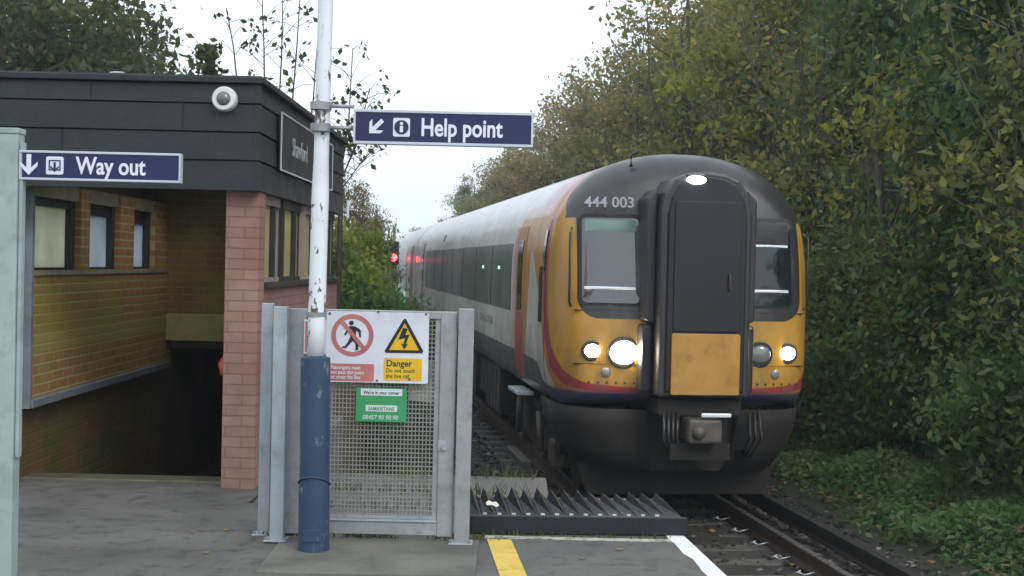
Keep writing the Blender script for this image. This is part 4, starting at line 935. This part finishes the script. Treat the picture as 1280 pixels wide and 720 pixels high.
# bogies
def bogie(y, parent):
    b = MB()
    for sg in (-1, 1):
        b.prism([(-1.65, .62), (-1.3, .78), (-.6, .80), (-.35, .55), (.35, .55), (.6, .80), (1.3, .78), (1.65, .62), (1.6, .46), (.9, .40), (.35, .32), (-.35, .32), (-.9, .40), (-1.6, .46)], -.06, .06, Matrix(((0, 1, 0, sg*1.02), (1, 0, 0, y), (0, 0, 1, 0), (0, 0, 0, 1))))
        b.tube([(sg*1.02, y-.25, .85), (sg*1.02, y-.25, .5)], .16, 14).tube([(sg*1.02, y+.25, .85), (sg*1.02, y+.25, .5)], .16, 14)
        b.box(sg*1.14-.05, sg*1.14+.05, y-.9, y+.9, .86, .96)
    b.box(-.95, .95, y-.3, y+.3, .5, .8)
    bo = b.build('bogie_frame', M['under'], parent, bevel=.01)
    for dy in (-1.3, 1.3):
        for sg in (-1, 1):
            MB().tube([(sg*.69, y+dy, .42), (sg*.72, y+dy, .42), (sg*.82, y+dy, .42), (sg*.83, y+dy, .42)], [.45, .42, .42, .30], 36).build('wheel', M['wheel'], bo)
            MB().box(sg*1.04-.09, sg*1.04+.09, y+dy-.16, y+dy+.16, .28, .58).build('axle_box', M['steel_dirty'], bo, bevel=.04)
            MB().tube([(sg*1.18, y+dy*.72, .40), (sg*1.18, y+dy*.62, .85)], .045, 10).build('damper', M['steel_dirty'], bo, smooth=True)
    return bo
b1 = bogie(3.6, body); 
for sg in (-1, 1):
    MB().box(sg*1.30-.1, sg*1.30+.1, 3.15, 4.0, 1.00, 1.04).build('footstep', M['alu'], body, bevel=.005)
    MB().box(sg*1.3-.06, sg*1.3+.06, 2.9, 4.3, .16, .24).build('shoe_beam', M['steel_dirty'], body, bevel=.01)
bogie(19.3, body)
for k, (y0, y1, z0, d) in enumerate(((5.9, 7.6, .45, 0), (7.8, 8.8, .55, .04), (9.0, 11.6, .42, .0), (11.8, 13.2, .5, .03), (13.4, 16.2, .45, 0))):
    e = MB().box(-1.26+d, 1.26-d, y0, y1, z0, 1.10).build('equipment_case', M['under'], body, bevel=.02)
    for j in range(int((y1-y0)/.35)):
        MB().box(-1.275+d, -1.25+d, y0+.08+j*.35, y0+.14+j*.35, z0+.05, 1.05).build('case_rib', M['steel_dirty'], e)
# roof details
MB().tube([(-.60, .80, 3.60), (-.60, .82, 3.72), (-.52, .84, 3.76)], .02, 8).build('roof_horn', M['housing'], body, smooth=True)
# following coaches
co = shell(False, 23.3).build('trailing_coach', M['coach'], TR, smooth=True); md = co.modifiers.new('es', 'EDGE_SPLIT'); md.split_angle = R(50)
for sg in (-1, 1):
    side_patch(3.9, 9.7, 1.99, 2.83, .010, sg).build('window_band', M['saloon'], co); side_patch(11.9, 19.8, 1.99, 2.83, .010, sg).build('window_band', M['saloon'], co)
    for y in (.9, 10.3, 21.2): side_patch(y, y+1.3, 1.22, 3.02, .008, sg).build('door', M['maroon'], co)
MB().box(-.9, .9, -.30, -.001, 1.2, 3.5).build('gangway_bellows', M['door_black'], co, bevel=.03)
bogie(3.4, co); bogie(19.6, co); MB().box(-1.2, 1.2, 5.6, 17.4, .5, 1.1).build('equipment_case', M['under'], co)
co.location = (0, 23.75, 0)
for k in (1, 2):
    c = copy_tree(co, TR); c.location = (0, 23.75+23.65*k, 0)

# ------------------------------------------------------------------ signal and marker posts on the left
a = at(492, 322, 41.5); SG = thing('railway_signal', 'trackside colour light signal showing red beside the rear coaches', 'signal', (a.x, 41.5, -1.12)); z = a.z+1.12
MB().tube([(0, .08, 0), (0, .08, z+.9)], .05, 10).build('signal_mast', M['galv'], SG)
MB().box(-.16, .16, -.05, .06, z-.22, z+.5).build('signal_head', M['black'], SG, bevel=.03)
MB().sphere((0, -.07, z), .115, (1, .4, 1)).build('red_aspect', M['red_lamp'], SG, smooth=True)
MB().box(-.16, .16, -.08, -.05, z-.85, z-.38).build('number_plate', M['warn_white'], SG)
for px, py0, py1, Y, lab in ((505, 366, 386, 24, 'short white marker post in the scrub just left of the train'), (435, 252, 282, 30, 'tall thin white pole rising among the lime green bushes')):
    a = at(px, py0, Y); T = thing('marker_post', lab, 'post', (a.x, Y, -1.12))
    MB().tube([(0, 0, 0), (0, 0, a.z+1.12)], .028, 8).build('shaft', M['sign_white'], T); MB().tube([(0, 0, a.z+1.12), (0, 0, a.z+1.15)], .034, 8).build('cap', M['sign_white'], T)

# ------------------------------------------------------------------ trees on the right bank
def onbank(o): return float(np.interp(o, [1.7, 2.1, 2.6, 3.2, 4.4, 6, 9, 14, 30], [-1.2, -1.04, -.90, -.78, -.62, -.45, .1, .8, 1.2]))-.05
GR = 'trees and bushes along the right hand bank'
def rt(kind, o, s, sc, name, label, zs=1): tree(kind, tp(o, s, onbank(o)), sc, random.uniform(0, 6.28), label, name, GR, zs)
hedges = [(5.6, 10.8, 'green shrub growing just outside the lower right corner beside the bank'), (5.35, 13.4, 'bushy ivy green shrub at the lower right corner beside the grassy bank'), (5.1, 16.1, 'rounded green shrub on the bank level with the front of the train'),
          (4.85, 18.9, 'green shrub on the bank just right of the cab of the train'), (4.7, 22.3, 'green shrub half hidden behind the front of the train'), (4.7, 25.5, 'low green shrub hidden behind the leading coach')]
for k_, o_, s_, sc_, lab in (('whip', 3.9, 14.3, .95, 'slender olive leaved young tree in front of the hedge near the right edge'), ('whip2', 3.75, 17.2, .9, 'slender yellowish young tree in front of the hedge'),
        ('whip', 3.8, 20.8, 1.05, 'slender young tree rising beside the right cab window'), ('whip2', 4.2, 24.5, 1.25, 'pale yellow young tree leaning over the cab roof'), ('whip', 4.4, 30, 1.3, 'thin autumn tree beside the leading coach roof'),
        ('whip', 4.5, 38, 1.15, 'bare stemmed young tree above the middle of the leading coach')): rt(k_, o_, s_, sc_, 'young_tree', lab)
for o_, s_, lab in hedges: rt('hedge', o_, s_, random.uniform(.95, 1.15), 'shrub', lab)
spec = [('green', 7.0, 14.8, 1.15, 'broad dark green tree filling the right edge of the picture'), ('green2', 6.8, 17.8, 1.1, 'dense green tree standing second from the right edge'),
        ('green', 6.9, 20.6, 1.15, 'dense green tree rising directly right of the train cab'), ('green2', 7.2, 23.4, 1.2, 'tall green tree behind the cab roof on the right bank'),
        ('olive', 7.3, 25.8, 1.15, 'olive yellow autumn tree towering over the train cab'), ('olive2', 7.0, 29.0, 1.1, 'olive gold tree above the front coach roof'),
        ('olive', 7.2, 32.5, 1.05, 'yellowing tree over the middle of the leading coach'), ('olive2', 7.6, 36.5, 1.12, 'olive tree with sparse outer twigs at the tall end of the woodland edge'),
        ('brown', 7.2, 41, 1.15, 'brown thinning tree just right of the Help point sign end'), ('brown', 7.4, 46.5, 1.12, 'russet brown tree behind the right end of the Help point sign'),
        ('olive2', 7.6, 52, 1.1, 'gold brown tree under the right end of the Help point sign'), ('brown', 7.4, 58, 1.08, 'thin brown tree above the roof of the leading coach'),
        ('brown', 7.5, 66, 1.05, 'brown half bare tree farther along the woodland edge'), ('olive2', 7.4, 75, 1.0, 'small gold tree near the far end of the woodland edge'),
        ('brown', 7.2, 86, .95, 'small brown tree near the vanishing point right of the rear coaches'), ('olive', 7.0, 100, .88, 'last olive tree where the woodland meets the sky over the train roof')]
for k_, o_, s_, sc_, lab in spec: rt(k_, o_, s_, sc_, 'tree', lab)
back = [('green2', 10.5, 16, 1.4), ('green', 10.8, 20, 1.45), ('olive', 11, 24.5, 1.35), ('green', 11.2, 29, 1.35), ('olive', 11.2, 34, 1.25), ('olive2', 11, 40, 1.15), ('green2', 14.5, 19, 1.6), ('green', 15, 26, 1.6), ('olive', 15, 34, 1.5), ('brown', 11.5, 48, 1.0), ('green', 9.2, 13, 1.3)]
for k_, o_, s_, sc_ in back:
    T = tree(k_, tp(o_, s_, onbank(o_)), sc_, random.uniform(0, 6.28), 'woodland tree showing only through gaps between the front row of bank trees', 'tree', 'back row of woodland trees')
# far bare tree
mb, P = tree_meshes(8.2, 2.6, 2.6, 120, 60, .12, 33, spread=.12, trunk_r=.2)
a = at(531, 285, 250); T = thing('bare_tree', 'small round purple brown bare tree far away above the rear coach roof', 'tree', (a.x, 250, -1.2)); T.scale = (1.15, 1.15, 1.12)
mb.build('trunk', M['twig'], T); me = leaves_mesh('crown', P, .11, M['leaf_brown'], 4); me.materials[0] = M['twig']; o = link(bpy.data.objects.new('crown', me)); o.parent = T

# ------------------------------------------------------------------ left side trees and bushes
def lt(kind, px, Y, sc, name, lab, z=-1.12, zs=1, X=None): tree(kind, (at(px, 330, Y).x if X is None else X, Y, z), sc, random.uniform(0, 6.28), lab, name, 'trees and bushes left of the track', zs)
lt('dark', -25, 25, 1.0, 'tree', 'dark leafy tree behind the roof at the far left edge')
lt('dark', 70, 27, .88, 'tree', 'dark spreading tree behind the roof above the Way out sign')
lt('dark', 50, 34, 1.08, 'tree', 'taller dark tree farther back behind the left end of the roof')
lt('olive', 95, 30, .72, 'tree', 'olive tinted tree between the two dark trees behind the roof')
lt('lime', 428, 21, .74, 'bush', 'yellow green bush just right of the white pole above the gate', zs=1.36)
lt('lime', 450, 28, .80, 'bush', 'lime green bush next to the darker scrub near the gate', zs=1.35)
lt('scrub', 462, 20.5, .60, 'bush', 'grey green scrub bush directly above the warning board', zs=1.85)
lt('scrub', 484, 26, .45, 'bush', 'low dark scrub bush against the side of the rear coaches', zs=2.2)
lt('brown', 436, 36, .47, 'tree', 'small russet tree behind the lime green bushes', zs=1.2)
lt('dark', 460, 40, .24, 'tree', 'narrow dark evergreen left of the red signal', zs=2.0)
lt('scrub', 474, 33, .45, 'bush', 'tall scrub bush just left of the red signal', zs=2.4)
lt('scrub', 455, 17.5, .45, 'bush', 'small bramble clump seen through the gate mesh')
lt('lime', 405, 26, .8, 'bush', 'lime green bush mostly hidden behind the white pole', zs=1.35)
for i_, (x_, y_, k_, lab) in enumerate(((-17, 30, 'dark', 'dark tree beyond the left frame edge behind the station'), (-24, 38, 'olive', 'olive tree beyond the left frame edge behind the station'), (-13, 44, 'green', 'green tree far behind the station roof'))):
    tree(k_, (x_, y_, -1.12), 1.2, i_, lab, 'tree', 'trees and bushes left of the track')
# saplings with sparse leaves behind the building
def sapling(pts, Y, lab, nleaf=26, r=.012):
    P = [at(x, y, Y) for x, y in pts]; base = Vector((P[0].x, Y, -1.1)); T = thing('sapling', lab, 'sapling', base, group='thin saplings behind the subway building')
    Q = [Vector((0, 0, 0))] + [p-base for p in P]; rd = [r*1.5]+[r*(1-.75*i/len(P)) for i in range(len(P))]
    mb = MB().tube(Q, rd, 6); lv = []; n = len(P)
    for i in range(int(nleaf*.36)):
        t0 = random.random()*(n-1)*.999; k = int(t0); c = P[k].lerp(P[k+1], t0-k)-base
        e = c + Vector((random.choice([-1, 1])*random.uniform(.05, .32), random.uniform(-.2, .2), random.uniform(.02, .30)))
        mb.tube([c, c.lerp(e, .5)+Vector((0, 0, .03)), e], [r*.35, r*.3, r*.2], 4, False)
        for j in range(random.choice([2, 4, 7])): lv.append((e + Vector((random.gauss(0, .04), random.gauss(0, .04), random.gauss(0, .04))))[:])
    mb.build('stem', M['twig'], T, smooth=True)
    me = leaves_mesh('leaf_sprays', np.array(lv), .056, M['leaf_dark'], 1.3); o = link(bpy.data.objects.new('leaf_sprays', me)); o.parent = T
sapling([(331, 150), (330, 60), (327, -20)], 16, 'straight thin sapling leftmost behind the roof corner', 40)
sapling([(347, 160), (352, 70), (354, -20)], 16, 'thin sapling second from the left behind the roof edge', 36)
sapling([(362, 170), (371, 60), (376, -20)], 16.5, 'leaning sapling between the roof corner and the white pole', 40)
sapling([(425, 225), (436, 150), (441, 60)], 15.5, 'sapling with drooping leaves just right of the white pole', 60)
sapling([(424, 230), (446, 180), (462, 110)], 15.5, 'sapling curving right beneath the left end of the Help point sign', 60)
sapling([(428, 235), (450, 205), (470, 182)], 15.2, 'short sapling sprig under the Help point sign', 34)
sapling([(300, 140), (292, 60), (283, 10)], 16, 'slender sapling above the dome camera', 34)
sapling([(385, 180), (392, 120), (396, 60)], 15.8, 'sapling hidden behind the white pole with a few leaves showing', 30)
# ivy stump
a = at(262, 100, 18); T = thing('dead_trunk', 'dark ivy clad broken trunk poking above the roof left of the dome camera', 'tree', (a.x, 18, -1.1)); hz = at(262, 56, 18).z+1.1
MB().tube([(0, 0, 0), (0, 0, hz*.6), (.02, 0, hz)], [.09, .07, .055], 10).build('trunk', M['bark'], T)
q_ = np.array([(random.gauss(-.03, .09), random.gauss(0, .09), hz-abs(random.gauss(0, .35))) for i in range(260)]); o = link(bpy.data.objects.new('ivy', leaves_mesh('ivy', q_, .08, M['leaf_dark'], 1.2))); o.parent = T

# ------------------------------------------------------------------ thin autumn haze
t = NT('haze_air'); pv = t.n('VolumePrincipled'); pv.inputs['Color'].default_value = (.82, .88, .95, 1); pv.inputs['Density'].default_value = .0012; pv.inputs['Anisotropy'].default_value = .2
t.l(pv.outputs[0], t.out.inputs['Volume'])
tag(MB().box(-245, 245, -65, 425, -2.3, 22).build('haze', t.m), kind='stuff')
